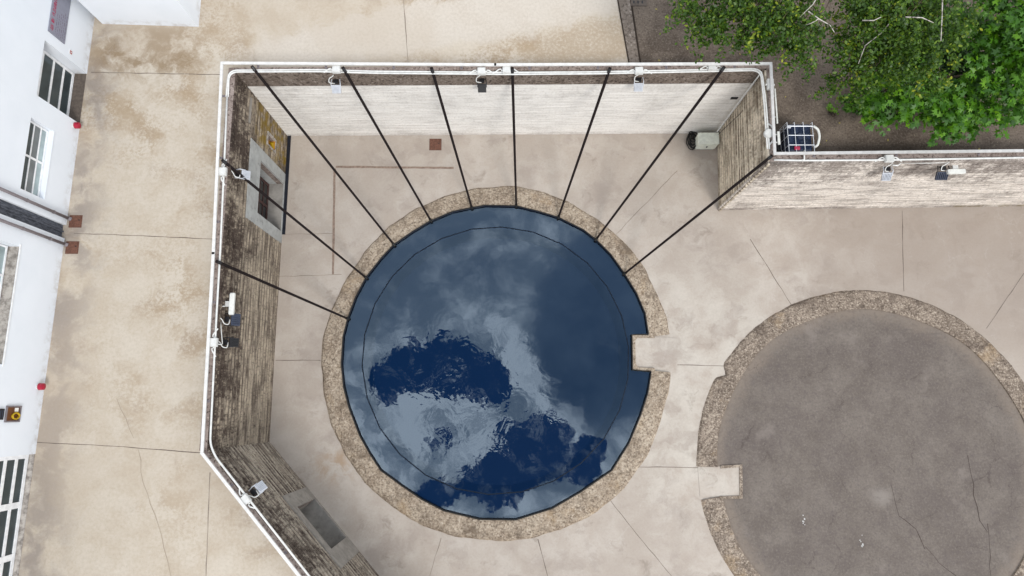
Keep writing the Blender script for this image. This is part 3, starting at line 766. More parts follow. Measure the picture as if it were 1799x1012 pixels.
for px, i, lab in JB:
    loc = P(px, TOP+.03); rz = wrot(i)+math.pi
    if jb0 is None: jb0 = jbox(.31, .27); jb0.location = loc; jb0.rotation_euler = (0,0,rz); jb0['label'] = lab; jb0['group'] = 'white junction boxes on the wall tops'
    else: dup(jb0, loc, rz, lab, 'white junction boxes on the wall tops')
j = jbox(.24, .42, False); j.location = P((1352,150), TOP+.03); j.rotation_euler = (0,0,wrot(3)+math.pi/2); tag(j, 'narrow white junction box at the corner of the return wall top', None, 'white junction boxes on the wall tops')
j = thing('junction_box', 'round white junction box on the short return wall top with a looping pipe', 'junction box', P((1349,236), TOP+.02), 0, 'white junction boxes on the wall tops')
MB().cyl((0,0,0), .17, .12, 24).build('box_body', M['boxplastic'], j); MB().cyl((0,0,.121), .15, .02, 24).build('lid', M['boxplastic'], j)
MB().tube([(.0,.42,.03),(.12,.34,.03),(.20,.2,.03),(.22,0,.03),(.20,-.2,.03),(.10,-.34,.03),(.02,-.42,.03)], .03, 8).build('conduit_loop', M['conduit'], j, smooth=True)
# pale boards hung outside the return rail
for (p0, p1, lab) in (((1360,156),(1367,217),'long pale board fixed outside the rail of the short return wall'), ((1365,231),(1371,254),'short pale board fixed outside the rail near the blue tank')):
    a, b = P(p0, RZ-.05), P(p1, RZ-.05); root = thing('rail_board', lab, 'board', ((a+b)/2), 0)
    hx, hy = abs(b.x-a.x)/2, abs(b.y-a.y)/2
    MB().bevbox((-hx,-hy,-.03),(hx,hy,.02), .012).build('panel', M['panelgrey'], root)
    for s in (-.6, .6): MB().box((-hx-.05,s*hy-.02,-.06),(hx*.5,s*hy+.02,-.031)).build('bracket', M['rail'], root)

# ------------------------------------------------------------------ floodlights: local +y into the court, origin on the wall face
def floodlight(body, bracket, w=.34):
    root = thing('floodlight', 'x', 'floodlight')
    br = MB()
    for s in (-1, 1):
        br.tube([(s*w*.42,-.06,.16),(s*w*.52,.18,.20),(s*w*.52,.34,.08)], .018, 6)
    br.tube([(-w*.42,-.05,.16),(w*.42,-.05,.16)], .02, 6); br.build('bracket', bracket, root)
    bd = MB(); q = Matrix.Rotation(math.radians(-35), 3, 'X')
    def tb(mb, a, b, r):
        t = MB().bevbox(a, b, r); mb.add([q@Vector(v)+Vector((0,.34,.02)) for v in t.v], t.f)
    tb(bd, (-w/2,-.16,-.05), (w/2,.16,.06), .02)
    for k in range(6): x = -w*.4+k*w*.16; tb(bd, (x-.008,-.13,.062), (x+.008,.13,.10), .003)
    bd.build('lamp_body', body, root)
    ln = MB(); tb(ln, (-w/2+.03,-.13,-.064), (w/2-.03,.13,-.052), .004); ln.build('lens', M['lens'], root)
    dr = MB(); dr.bevbox((-.10,.02,.10),(.10,.17,.20), .015); dr.build('driver_box', M['black'], root)
    cb = MB(); cb.tube(fillet([Vector((0,-.30,.62)), Vector((-.02,-.06,.64)), Vector((.02,.02,.45)), Vector((.20,.10,.42)), Vector((.22,.24,.34)), Vector((.02,.22,.24))], .12), .018, 6)
    cb.build('cable', M['conduit'], root, smooth=True)
    return root
fw = floodlight(M['lampwhite'], M['lampwhite']); fb = floodlight(M['black'], M['black'], .32); fn = floodlight(M['navy'], M['black'], .44)
def fpos(px, i, z=5.35):
    a, n = base[i], inn[i]; p = P(px, z); p2 = Vector((p.x, p.y)); k = (p2-a).dot(dirs[i]); f = a+dirs[i]*k+n*.01
    return Vector((f.x, f.y, z))
first = {}
for px, i, src, lab in [
 ((592,142),2,fw,'white floodlight on the back wall between the two leftmost straps'),
 ((1121,146),2,fw,'white floodlight on the right half of the back wall'),
 ((411,308),1,fw,'white floodlight on the left wall under a strap near the barred window'),
 ((449,864),0,fw,'white floodlight on the diagonal wall above its niche'),
 ((1555,296),4,fw,'white floodlight on the wall below the yard'),
 ((847,150),2,fb,'black floodlight in the middle of the back wall'),
 ((397,602),1,fb,'small black floodlight on the left wall below the dark blue one'),
 ((395,562),1,fn,'dark blue floodlight on the left wall next to a white batten'),
 ((1652,296),4,fn,'dark blue floodlight on the wall below the yard next to a white batten')]:
    loc = fpos(px, i); g = 'floodlights on the retaining walls'
    if id(src) not in first: first[id(src)] = 1; src.location = loc; src.rotation_euler = (0,0,wrot(i)); src['label'] = lab; src['group'] = g
    else: dup(src, loc, wrot(i), lab, g)
def batten(px, i, ln, lab):
    loc = fpos(px, i, 5.55); r = thing('batten_light', lab, 'batten light', loc, wrot(i), 'white batten lights beside the blue floodlights')
    MB().bevbox((-ln/2,.16,-.05),(ln/2,.34,.07), .02).build('lamp_body', M['hose'], r)
    for s in (-1, 1): MB().bevbox((s*ln/2-.03,.175,-.06),(s*ln/2+.03,.325,.06), .01).build('end_cap', M['boxplastic'], r)
    MB().box((-.1,-.06,-.02),(.1,.17,.02)).build('bracket', M['boxplastic'], r)
batten((400,534), 1, .74, 'white batten light on the left wall above the dark blue floodlight')
batten((1678,291), 4, .62, 'white batten light at the right end of the yard wall')
tag(MB().tube([P((1568,290),5.8), P((1577,291),5.75), P((1583,286),5.82), P((1630,286),5.82), P((1668,285),5.82)], .028, 8).build('cable_run', M['conduit'], smooth=True), 'white pipe running from yard wall junction box to the batten light', 'pipe')
tag(MB().tube(fillet([P((380,604),6.02), P((391,606),5.8), P((389,585),5.75), P((386,545),5.75), P((390,538),5.7), P((395,538),5.68)], .1), .018, 6).build('cable_run', M['conduit'], smooth=True), 'white cable looping up the left wall to the batten light', 'cable')

# ------------------------------------------------------------------ things on the court floor
def plate(px, s, z, lab):
    r = thing('drain_cover', lab, 'drain cover', P(px, z), 0, 'rusty square drain covers')
    MB().bevbox((-s/2,-s/2,.0),(s/2,s/2,.022), .006).build('lid', M['rust'], r)
    mb = MB()
    for a, b in (((-s/2-.03,-s/2-.03),(s/2+.03,-s/2-.004)), ((-s/2-.03,s/2+.004),(s/2+.03,s/2+.03)), ((-s/2-.03,-s/2-.003),(-s/2-.004,s/2+.003)), ((s/2+.004,-s/2-.003),(s/2+.03,s/2+.003))):
        mb.box((*a,0),(*b,.012))
    mb.build('frame', M['rust'], r)
    MB().cyl((s*.32,s*.1,.0225), .025, .006, 10).build('lifting_hole', M['black'], r)
plate((765,254), .50, 0.0, 'rusty square drain cover on the court floor below the back wall')
plate((133,389), .42, G, 'rusty square drain cover at the foot of the upper downpipe')
plate((127,435), .42, G, 'rusty square drain cover at the foot of the lower downpipe')
a, b = P((504,239),0), P((500,412),0)
ch = thing('drain_channel', 'long black channel along the foot of the left wall', 'channel', (a.x+.10, (a.y+b.y)/2, 0))
hl = abs(a.y-b.y)/2
MB().box((-.10,-hl,0),(.10,hl,.03)).build('channel_bed', M['channel'], ch)
for s in (-1, 1): MB().box((s*.09-.012,-hl,.0305),(s*.09+.012,hl,.06)).build('lip', M['channel'], ch)
c0, c1 = P((1226,234),.78), P((1264,252),.78)
cb = thing('electric_cabinet', 'pale grey metal cabinet standing in the inner wall corner', 'cabinet', ((c0.x+c1.x)/2, (c0.y+c1.y)/2, 0))
hx, hy = (c1.x-c0.x)/2-.03, (c0.y-c1.y)/2
MB().bevbox((-hx,-hy,.10),(hx,hy,.74), .01).build('cabinet_body', M['cabinet'], cb)
MB().bevbox((-hx-.03,-hy-.03,.742),(hx+.03,hy+.03,.785), .01).build('lid', M['cabinet'], cb)
for s in (-1, 1): MB().bevbox((s*hx/2-hx/2+.01,-hy-.02,.14),(s*hx/2+hx/2-.01,-hy-.001,.71), .004).build('door', M['cabinet'], cb)
MB().box((-hx+.03,-hy+.02,0),(hx-.03,hy-.02,.099)).build('plinth', M['panelgrey'], cb)
MB().bevbox((-.03,-hy-.045,.38),(.03,-hy-.021,.48), .004).build('handle', M['black'], cb)
hc = P((1217,248),.12); co = []
for k in range(220):
    t = k/220*2*math.pi*9; rr = .22+.10*math.sin(t*.37)+random.uniform(-.015,.015)
    co.append(Vector((hc.x+rr*math.cos(t)*.75+.05*math.sin(t*.21), hc.y+rr*math.sin(t)*1.25+.08*math.cos(t*.13), .05+.22*(k/220)+.03*math.sin(t*1.7))))
co = [Vector((c0.x+.08, hc.y+.1, .30))]+co[::-1]
tag(MB().tube(co, .024, 6).build('cable_coil', M['cable'], smooth=True), 'tangled coil of black cable on the floor left of the grey cabinet', 'cable coil')

# ------------------------------------------------------------------ blue tank in a cage on the yard
tz = 1.14
t0, t1 = P((1384,231), G+tz), P((1432,277), G+tz)
tank = thing('caged_tank', 'dark blue liquid tank in a white wire cage against the yard wall', 'tank', ((t0.x+t1.x)/2, max((t0.y+t1.y)/2, outer[4].y+.62), G))
hx = (t1.x-t0.x)/2; hy = .58
MB().bevbox((-hx+.04,-hy+.04,.16),(hx-.04,hy-.04,1.08), .07).build('tank_body', M['ibc_tank'], tank)
MB().cyl((0,.05,1.06), .12, .06, 20).build('cap', M['navy'], tank)
cg = MB(); r_ = .013
xs = [-hx, -hx*.42, hx*.28, hx]; ys = [-hy, 0, hy*.72, hy]
for x in xs: cg.tube([(x,-hy,.15),(x,-hy,tz),(x,hy,tz-.01),(x,hy,.15)], r_, 6)
for y in (-hy*.55, hy*.10, hy*.72): cg.tube([(-hx,y,.15),(-hx,y,tz+.02),(hx,y,tz+.02),(hx,y,.15)], r_*(1.5 if y > .4 else 1), 6)
for z in (.45,.80): cg.tube([(-hx,-hy,z),(hx,-hy,z),(hx,hy,z),(-hx,hy,z),(-hx,-hy,z)], r_, 6)
cg.build('cage', M['ibc_cage'], tank)
pl = MB()
for y in (-hy+.06, 0, hy-.06): pl.box((-hx,y-.05,.0),(hx,y+.05,.09))
for x in (-hx+.07, 0, hx-.07): pl.box((x-.06,-hy,.092),(x+.06,hy,.14))
pl.build('pallet', M['pallet'], tank)
MB().tube(fillet([Vector((hx+.02,.42,tz+.02)), Vector((hx+.20,.30,tz)), Vector((hx+.24,0,tz)), Vector((hx+.16,-.30,tz-.05)), Vector((hx+.06,-.36,tz-.1))], .2), .045, 8).build('hose_loop', M['hose'], tank, smooth=True)
MB().bevbox((-.26,-.50,1.075),(-.05,-.36,1.15), .03).build('red_cap', M['pink'], tank)
MB().bevbox((-hx-.02,.34,tz-.02),(-hx+.12,.44,tz+.035), .01).build('cage_bracket', M['ibc_cage'], tank)

# ------------------------------------------------------------------ white building on the left: wall plane runs from b0 to b1, s southward
b0, b1 = P((166,33),G), P((33,1012),G); bd = (b1-b0).normalized(); bn = Vector((-bd.y, bd.x, 0))   # normal toward +x
bn = bn if bn.x > 0 else -bn
def W(s, o, z): p = b0+bd*s+bn*o; return Vector((p.x, p.y, z))
def slabW(mb, s0, s1, o0, o1, z0, z1):
    mb.add([W(s0,o0,z0),W(s1,o0,z0),W(s1,o1,z0),W(s0,o1,z0),W(s0,o0,z1),W(s1,o0,z1),W(s1,o1,z1),W(s0,o1,z1)],
           [(0,1,2,3),(4,7,6,5),(0,4,5,1),(3,2,6,7),(0,3,7,4),(1,5,6,2)]); return mb
bl = thing('white_building', 'white plastered building along the left side with glazed doors and windows', 'building', W(0,-3,G))
bl.location = (0,0,0)
T = .55; RT = 10.5
opn = [(2.36,4.46,5.0,7.48,'door'), (5.34,7.93,6.40,7.58,'win'), (8.50,9.02,5.0,RT-.01,'strip'), (9.86,13.88,7.22,9.2,'win3'), (16.9,24.0,5.0,9.2,'door2')]
wl = MB(); cuts = [-6.0]+[v for o in opn for v in o[:2]]+[30.0]
for s0, s1 in zip(cuts, cuts[1:]):
    q = [o for o in opn if o[0] <= s0+1e-6 and o[1] >= s1-1e-6]
    if not q: slabW(wl, s0, s1, -T, 0, G-.2, RT)
    else:
        if q[0][2] > G: slabW(wl, s0, s1, -T, 0, G-.2, q[0][2])
        if q[0][3] < RT-.05: slabW(wl, s0, s1, -T, 0, q[0][3], RT)
slabW(wl, -6, 30, -8, -T-.6, G-.2, RT-.02)
wl.build('wall', M['plaster'], bl)
rf = slabW(MB(), -6.2, 30.2, -8.2, .12, RT+.002, RT+.25); rf.build('roof', M['panelgrey'], bl)
# recessed glazed door with horizontal panes
def glazing(name, s0, s1, z0, z1, o, zbars, sbars, fw_, gm, parent=bl, bw=.05):
    f = MB()
    slabW(f, s0, s0+fw_, o-.04, o+.04, z0, z1); slabW(f, s1-fw_, s1, o-.04, o+.04, z0, z1)
    slabW(f, s0+fw_, s1-fw_, o-.038, o+.038, z0, z0+fw_); slabW(f, s0+fw_, s1-fw_, o-.038, o+.038, z1-fw_, z1)
    for z in zbars: slabW(f, s0+fw_, s1-fw_, o-.03, o+.03, z-bw/2, z+bw/2)
    for s in sbars: slabW(f, s-bw*.8, s+bw*.8, o-.034, o+.034, z0+fw_, z1-fw_)
    r = f.build(name, M['frame_white'], parent)
    ss = [s0+fw_]+list(sbars)+[s1-fw_]
    for u0, u1 in zip(ss, ss[1:]):
        zs_ = [z0+fw_]+list(zbars)+[z1-fw_]
        for q, (v0, v1) in enumerate(zip(zs_, zs_[1:])):
            slabW(MB(), u0-.004, u1+.004, o-.012, o+.006, v0-.004, v1+.004).build('pane', gm[q] if isinstance(gm, list) else gm, r)
    return r
dr = glazing('door', 2.38, 4.44, 5.03, 7.46, -.50, [5.62,6.20,6.80], [], .10, M['glass'], bw=.09)
slabW(MB(), 2.37, 4.45, -.62, -.02, G-.1, G+.012).build('threshold', M['drainslab'], bl)
glazing('window', 5.36, 7.91, 6.42, 7.57, -.20, [6.76,7.12], [6.62], .06, [M['glass_pale'], M['glass_refl_mid'], M['glass']], bw=.045)  # upper pane rows darker, reflections put into the glass colour
slabW(MB(), 5.345, 7.925, -.30, .03, 6.365, 6.399).build('window_sill', M['plaster'], bl)
slabW(MB(), 8.51, 9.01, -.50, -.12, G, RT-.02).build('cladding_strip', M['slate'], bl)
slabW(MB(), 8.745, 8.785, -.12, -.06, G, RT-.03).build('strip_batten', M['slate'], bl)
glazing('window', 9.88, 13.86, 7.27, 9.18, -.40, [7.9,8.5], [10.9,11.9,12.9], .06, M['glass_pale'])
slabW(MB(), 9.87, 13.87, -.5, -.012, 7.1, 7.226).build('window_sill', M['sill'], bl)
slabW(MB(), 9.80, 13.94, .002, .03, 7.19, 7.235).build('sill_edge', M['frame_white'], bl)
glazing('door', 16.92, 23.98, 5.06, 9.18, -.22, [5.62,6.15,6.7,7.3,7.9], [18.62,20.35,22.1], .13, M['glass'], bw=.13)
slabW(MB(), 16.91, 23.99, -.4, -.01, G-.1, G+.03).build('threshold', M['sill'], bl)
for s in (8.26, 9.26):                       # downpipes
    dp = MB(); dp.tube([W(s,.10,G+.04), W(s,.10,RT)], .055, 10); p_ = dp.build('downpipe', M['pipe'], bl, smooth=True)
    for z in (5.9,7.3,8.7):
        MB().cyl(W(s,.10,z), .068, .05, 12).build('pipe_clip', M['pipe'], p_)
    MB().tube([W(s,.10,G+.10), W(s+.02,.16,G+.03)], .075, 10).build('pipe_shoe', M['pipe'], p_)
# sign panel, illegible from here: heading bars and fine rows
sg = thing('sign_panel', 'grey information panel with red lettering on the white building wall', 'sign', W(0,0,0)); sg.location = (0,0,0)
M['sign'] = simple('grey_sign_face', C(158,160,176,.7), .5, var=.1)
M['signred'] = simple('sign_red_ink', C(190,60,100,.7), .6)
M['signgrey'] = simple('sign_grey_ink', C(136,124,146,.7), .6)
slabW(MB(), .10, 1.96, .005, .035, 6.50, 7.42).build('panel', M['sign'], sg)
mb = MB(); s = .22
while s < 1.86:
    w = random.uniform(.03, .075)
    if random.random() < .86:
        slabW(mb, s, s+.016, .036, .039, 7.20, 7.36)
        slabW(mb, s+.018, s+w, .036, .039, 7.20+random.choice((0,.06,.12)), 7.235+random.choice((0,.06,.12)))
        if random.random() < .5: slabW(mb, s+w, s+w+.014, .036, .039, 7.20, 7.34)
    s += w+.03
mb.build('heading_lettering', M['signred'], sg)
mb = MB()
for r in range(6):
    s = .9+random.uniform(-.1,.3)
    while s < 1.86:
        w = random.uniform(.04,.16); slabW(mb, s, min(s+w,1.88), .036, .038, 6.56+r*.10, 6.59+r*.10); s += w+.04
mb.build('small_lettering', M['signgrey'], sg)
rs = thing('wall_sign', 'tiny red and white square sign near the recessed glazed door', 'sign'); 
slabW(MB(), 1.98, 2.14, .004, .02, 6.02, 6.17).build('panel', M['paper'], rs); slabW(MB(), 2.0, 2.12, .021, .024, 6.035, 6.155).build('red_field', M['redlamp'], rs); slabW(MB(), 2.04, 2.08, .025, .027, 6.06, 6.13).build('symbol', M['paper'], rs)
def bell(s, z, lab):
    r = thing('alarm_sounder', lab, 'alarm', W(s,0,z), math.atan2(bn.y, bn.x), 'red round alarm sounders')
    MB().tube([(.0,0,0),(.06,0,0)], .10, 24).build('base', M['boxplastic'], r)
    MB().tube([(.061,0,0),(.14,0,.0),(.20,0,.0),(.215,0,0)], .125, 24, .118).build('red_cover', M['redlamp'], r)
    MB().tube([(.216,0,0),(.24,0,0)], .09, 24, .05).build('dome', M['redlamp'], r)
bell(4.67, 5.36, 'red round alarm sounder beside the recessed door, upper one')
bell(14.54, 5.36, 'red round alarm sounder above the ochre hydrant box, lower one')
hy_ = thing('hydrant_box', 'open ochre hydrant box with yellow hose on the white wall', 'hydrant box')
f = MB(); a0_, a1_, z0_, z1_ = 15.22, 15.77, 6.08, 6.78
slabW(f, a0_, a0_+.05, .003, .05, z0_, z1_); slabW(f, a1_-.05, a1_, .003, .05, z0_, z1_); slabW(f, a0_+.05, a1_-.05, .003, .049, z0_, z0_+.05); slabW(f, a0_+.05, a1_-.05, .003, .049, z1_-.05, z1_)
f.build('frame', M['pipe'], hy_); slabW(MB(), a0_+.04, a1_-.04, .003, .012, z0_+.04, z1_-.04).build('back_panel', M['brownbox'], hy_)
hs = []; 
for k in range(90): t = k/90*2*math.pi*4; hs.append(W(15.56+.10*math.cos(t)*(1-.1*math.sin(t*.3)), .03+.0005*k, 6.32+.16*math.sin(t)))
MB().tube(hs, .022, 6).build('hose', M['yellow'], hy_, smooth=True)
slabW(MB(), 15.29, 15.42, .013, .03, 6.2, 6.36).build('card', M['paper'], hy_)
vb = thing('wall_vent', 'small dark vent box left of the ochre hydrant box', 'vent'); 
slabW(MB(), 15.32, 15.68, .003, .05, 6.88, 7.35).build('vent_frame', M['black'], vb)
for z in (6.96,7.06,7.16,7.26): slabW(MB(), 15.36, 15.64, .051, .06, z-.02, z+.02).build('slat', M['navy'], vb)
# small white block at the top
q0, q1, q2 = P((180,42),G), P((349,47),G), P((355,0),G)
wb = thing('white_block', 'plain white plastered block standing at the top left corner', 'building')
y0 = q1.y
wbm = MB().prism([(q0.x,q0.y),(q1.x,q1.y),(q1.x+.02,q1.y+7),(q0.x,q0.y+7)], G-.2, 10.2); wbm.build('wall', M['plaster'], wb)
MB().prism([(q0.x-.1,q0.y-.1),(q1.x+.1,q1.y-.1),(q1.x+.12,q1.y+7.1),(q0.x-.1,q0.y+7.1)], 10.202, 10.4).build('roof', M['panelgrey'], wb)

# drain slab with three slots at the top of the yard
ds = thing('slotted_drain', 'dark concrete drain slab with short slots beside the kerb strip', 'drain', P((1122,4),G))
MB().bevbox((-.32,-.17,0),(.32,.30,.03), .006).build('slab', M['drainslab'], ds)
for x in (-.2,-.03,.14): MB().box((x-.03,-.07,.0305),(x+.03,.05,.034)).build('slot', M['black'], ds)

# ------------------------------------------------------------------ trees
def leafmat(name, stops, trans=.35):
    m, t, b = new_mat(name); t.n.remove(b); out = t.n['Material Output']
    at = t.n.new('ShaderNodeAttribute'); at.attribute_name = 'tone'
    rp = t.n.new('ShaderNodeValToRGB'); el = rp.color_ramp.elements
    el[0].position = 0; el[0].color = (*stops[0],1); el[1].position = 1; el[1].color = (*stops[-1],1)
    for k, s in enumerate(stops[1:-1]): e = el.new((k+1)/(len(stops)-1)); e.color = (*s,1)
    t.l.new(at.outputs['Fac'], rp.inputs[0])
    d = t.n.new('ShaderNodeBsdfDiffuse'); tr = t.n.new('ShaderNodeBsdfTranslucent'); g = t.n.new('ShaderNodeBsdfGlossy'); g.inputs['Roughness'].default_value = .45
    g.inputs['Color'].default_value = (.6,.65,.6,1)
    t.l.new(rp.outputs[0], d.inputs[0]); t.l.new(rp.outputs[0], tr.inputs[0])
    m1 = t.n.new('ShaderNodeMixShader'); m1.inputs[0].default_value = trans; t.l.new(d.outputs[0], m1.inputs[1]); t.l.new(tr.outputs[0], m1.inputs[2])
    m2 = t.n.new('ShaderNodeMixShader'); m2.inputs[0].default_value = .04; t.l.new(m1.outputs[0], m2.inputs[1]); t.l.new(g.outputs[0], m2.inputs[2])
    t.l.new(m2.outputs[0], out.inputs[0]); return m
M['birchleaf'] = leafmat('birch_leaves', [(.022,.058,.005),(.050,.112,.008),(.115,.20,.012),(.34,.38,.02)])
M['mapleleaf'] = leafmat('maple_leaves', [(.016,.055,.004),(.042,.135,.006),(.105,.27,.008),(.24,.44,.014)])
M['shadeleaf'] = leafmat('shade_toned_maple_leaves', [(.012,.040,.005),(.022,.070,.007),(.040,.11,.010)])  # darker copy of the maple greens, shade put into the leaf colour
M['weed'] = leafmat('weed_leaves', [(.10,.24,.015),(.18,.36,.02)])
M['litter'] = leafmat('fallen_leaves', [(.40,.34,.10),(.45,.40,.18)])
def bark(name, a, b_):
    m, t, b = new_mat(name); n = t.noise(t.vm('MULTIPLY', t.obj(), (1,1,.4)), 6, 5, .7)
    finish(t, b, t.mix(t.step(n, .44, .62), a, b_), .8, t.bump(n, .3, .01), .2); return m
M['birchbark'] = bark('white_birch_bark', (.48,.45,.41), (.10,.085,.07))
M['twig'] = bark('birch_twig_bark', (.16,.12,.085), (.07,.05,.04))
M['bark'] = bark('brown_bark', (.09,.065,.045), (.045,.032,.025))
def shape_maple():
    pts = []
    for k in range(5):
        a = math.radians(90+(k-2)*58); L = (.52,.82,1.0,.82,.52)[k]
        pts.append((math.cos(a)*L, math.sin(a)*L))
        if k < 4: a2 = math.radians(90+(k-1.5)*58); pts.append((math.cos(a2)*.40, math.sin(a2)*.40))
    pts.append((.0,-.10)); return pts[::1]
def shape_birch(): return [(0,-.5),(.30,-.15),(.24,.2),(0,.6),(-.24,.2),(-.30,-.15)]
def leaves(name, pts, nrm, size, tone, shape, mat, parent):
    """one mesh of separate leaf faces; pts Nx3, nrm Nx3, size N, tone N"""
    n = len(pts); sh = np.array(shape); m = len(sh)
    nrm = nrm/np.linalg.norm(nrm, axis=1)[:,None]
    r = RNG.normal(size=(n,3)); a = np.cross(nrm, r); a /= np.linalg.norm(a, axis=1)[:,None]; b = np.cross(nrm, a)
    v = pts[:,None,:]+size[:,None,None]*(sh[None,:,0,None]*a[:,None,:]+sh[None,:,1,None]*b[:,None,:])
    rad = (sh**2).sum(1)
    v -= nrm[:,None,:]*(size[:,None,None]*.22*rad[None,:,None])          # leaf droops toward its tips
    me = bpy.data.meshes.new(name); me.vertices.add(n*m); me.vertices.foreach_set('co', v.reshape(-1))
    me.loops.add(n*m); me.loops.foreach_set('vertex_index', np.arange(n*m, dtype=np.int32))
    me.polygons.add(n); me.polygons.foreach_set('loop_start', np.arange(0, n*m, m, dtype=np.int32)); me.polygons.foreach_set('loop_total', np.full(n, m, dtype=np.int32))
    at = me.attributes.new('tone', 'FLOAT', 'FACE'); at.data.foreach_set('value', np.clip(tone,0,1).astype(np.float32))
    me.update(); me.validate(); me.materials.append(mat)
    o = bpy.data.objects.new(name, me); COL.objects.link(o); o.parent = parent; return o
def tree(name, lab, trunk, clumps, kind, density, group='trees over the dark yard', mat=None, limbs=(), ls=1.0):
    """trunk: base point; clumps: (photo x, y, height, radius, flatness)"""
    root = thing(name, lab, 'tree', (0,0,0), 0, group)
    bx = Vector(trunk); top = bx+Vector((random.uniform(-.4,.4), random.uniform(-.4,.4), max(.25, max(c[2] for c in clumps)-G-.6)))
    bm_ = M['birchbark'] if kind == 'birch' else M['bark']
    MB().tube([lerp(bx, top, k/8)+Vector((random.uniform(-.06,.06), random.uniform(-.06,.06), 0))*(k > 0) for k in range(9)], .16 if kind == 'birch' else .13, 10, .03).build('trunk', bm_, root, smooth=True)
    for lm in limbs: MB().tube([P(q[:2], q[2]) for q in lm], .020, 7, .010).build('limb', M['birchbark'], root, smooth=True)
    P_, N_, S_, T_ = [], [], [], []
    for cx, cy, cz, cr, fl_ in clumps:
        c = P((cx,cy), cz); st = lerp(bx, top, min(.92, max(.25, (cz-G)/max(.2,top.z-G)-.25)))
        mid = lerp(st, c, .55)+Vector((random.uniform(-.2,.2), random.uniform(-.2,.2), .25))
        pts = [st*(1-t)**2+mid*2*t*(1-t)+c*t*t for t in [k/8 for k in range(9)]]
        tk = 1 if kind != 'birch' else .55
        br = MB(); br.tube(pts, .055*tk, 7, .010)
        for _ in range(5 if kind == 'birch' else 3):
            q = pts[random.randint(4,8)]; e = Vector((random.gauss(0,1), random.gauss(0,1), random.gauss(0,.35))).normalized()*cr*random.uniform(.5,.95)
            br.tube([q, q+e*.5+Vector((0,0,.0)), q+e+Vector((0,0,-.2))], .010, 5, .004)
        br.build('branch', M['twig'] if kind == 'birch' else bm_, root, smooth=True)
        n = int(density*cr*cr)
        if kind == 'birch':                  # loose hanging twigs with small leaves
            tw = max(6, n//26)
            ang = RNG.uniform(0, 2*np.pi, tw); rr = cr*np.sqrt(RNG.uniform(0,1,tw)); hh = RNG.uniform(-.6,.6,tw)*fl_*cr
            for k in range(tw):
                o = np.array([c.x+rr[k]*math.cos(ang[k]), c.y+rr[k]*math.sin(ang[k]), c.z+hh[k]])
                dr_ = np.array([math.cos(ang[k]), math.sin(ang[k]), -1.2])*RNG.uniform(.1,.5); dr_[:2] += RNG.normal(0,.22,2)
                m = int(RNG.integers(16,40)); t = RNG.uniform(0,1,m)[:,None]
                P_.append(o+dr_*t+RNG.normal(0,.07,(m,3))); N_.append(np.array([0,0,1.])+RNG.normal(0,.65,(m,3))); S_.append(RNG.uniform(.075,.135,m))
                T_.append(np.clip(RNG.beta(1.6,3.4,m)+RNG.normal(0,.06)+(.35 if RNG.random() < .07 else 0),0,1))
        else:                                # rosettes of broad leaves at the shoot tips
            sh_ = max(8, n//7)
            u = RNG.uniform(-1,1,(sh_,3)); u = u/np.linalg.norm(u,axis=1)[:,None]; u[:,2] = np.abs(u[:,2])*RNG.choice([1,1,1,-.4],sh_)
            rad = cr*RNG.uniform(.45,1.05,sh_)
            lump = 1+.22*np.sin(u[:,0]*5+cx)+.22*np.cos(u[:,1]*6+cy)
            for k in range(sh_):
                o = np.array([c.x,c.y,c.z])+u[k]*rad[k]*lump[k]*np.array([1,1,fl_]); m = int(RNG.integers(5,10)); a = RNG.uniform(0,2*np.pi,m); q = RNG.uniform(.05,.22,m)*ls
                P_.append(o+np.stack([np.cos(a)*q, np.sin(a)*q, RNG.normal(0,.06,m)],1))
                N_.append(np.stack([np.cos(a)*.45, np.sin(a)*.45, np.ones(m)],1)+RNG.normal(0,.22,(m,3))); S_.append(RNG.uniform(.10,.21,m)*ls)
                T_.append(np.clip(RNG.beta(2,2.8,m)*.55+RNG.beta(1.2,2)*.55,0,1))
    leaves('crown', np.concatenate(P_), np.concatenate(N_), np.concatenate(S_), np.concatenate(T_), shape_birch() if kind == 'birch' else shape_maple(), mat or M['birchleaf' if kind == 'birch' else 'mapleleaf'], root)
    return root
def tb(px, z=G): p = P(px, z); return (p.x, p.y, z)
tree('birch_tree', 'birch with sparse drooping olive foliage reaching furthest left over the yard', tb((1415,-30)), [
 (1215,18,10.0,.55,.5),(1240,45,9.8,.55,.5),(1265,12,10.3,.8,.5),(1300,40,10.4,.8,.5),(1330,10,10.8,.9,.5),(1345,55,10.2,.6,.5),(1290,-25,10.6,.9,.5),(1385,20,11.2,.9,.5),(1395,62,10.6,.75,.5),(1418,88,10.2,.50,.5),(1432,56,10.8,.45,.5),(1365,-25,11.4,1.0,.5),(1430,10,11.6,.5,.5)], 'birch', 1500, limbs=[[(1440,-12,11.9),(1428,8,11.8),(1405,30,11.6)],[(1420,20,11.8),(1440,34,11.7),(1458,44,11.6),(1466,57,11.5)],[(1438,33,11.7),(1425,41,11.5),(1415,44,11.4)]])
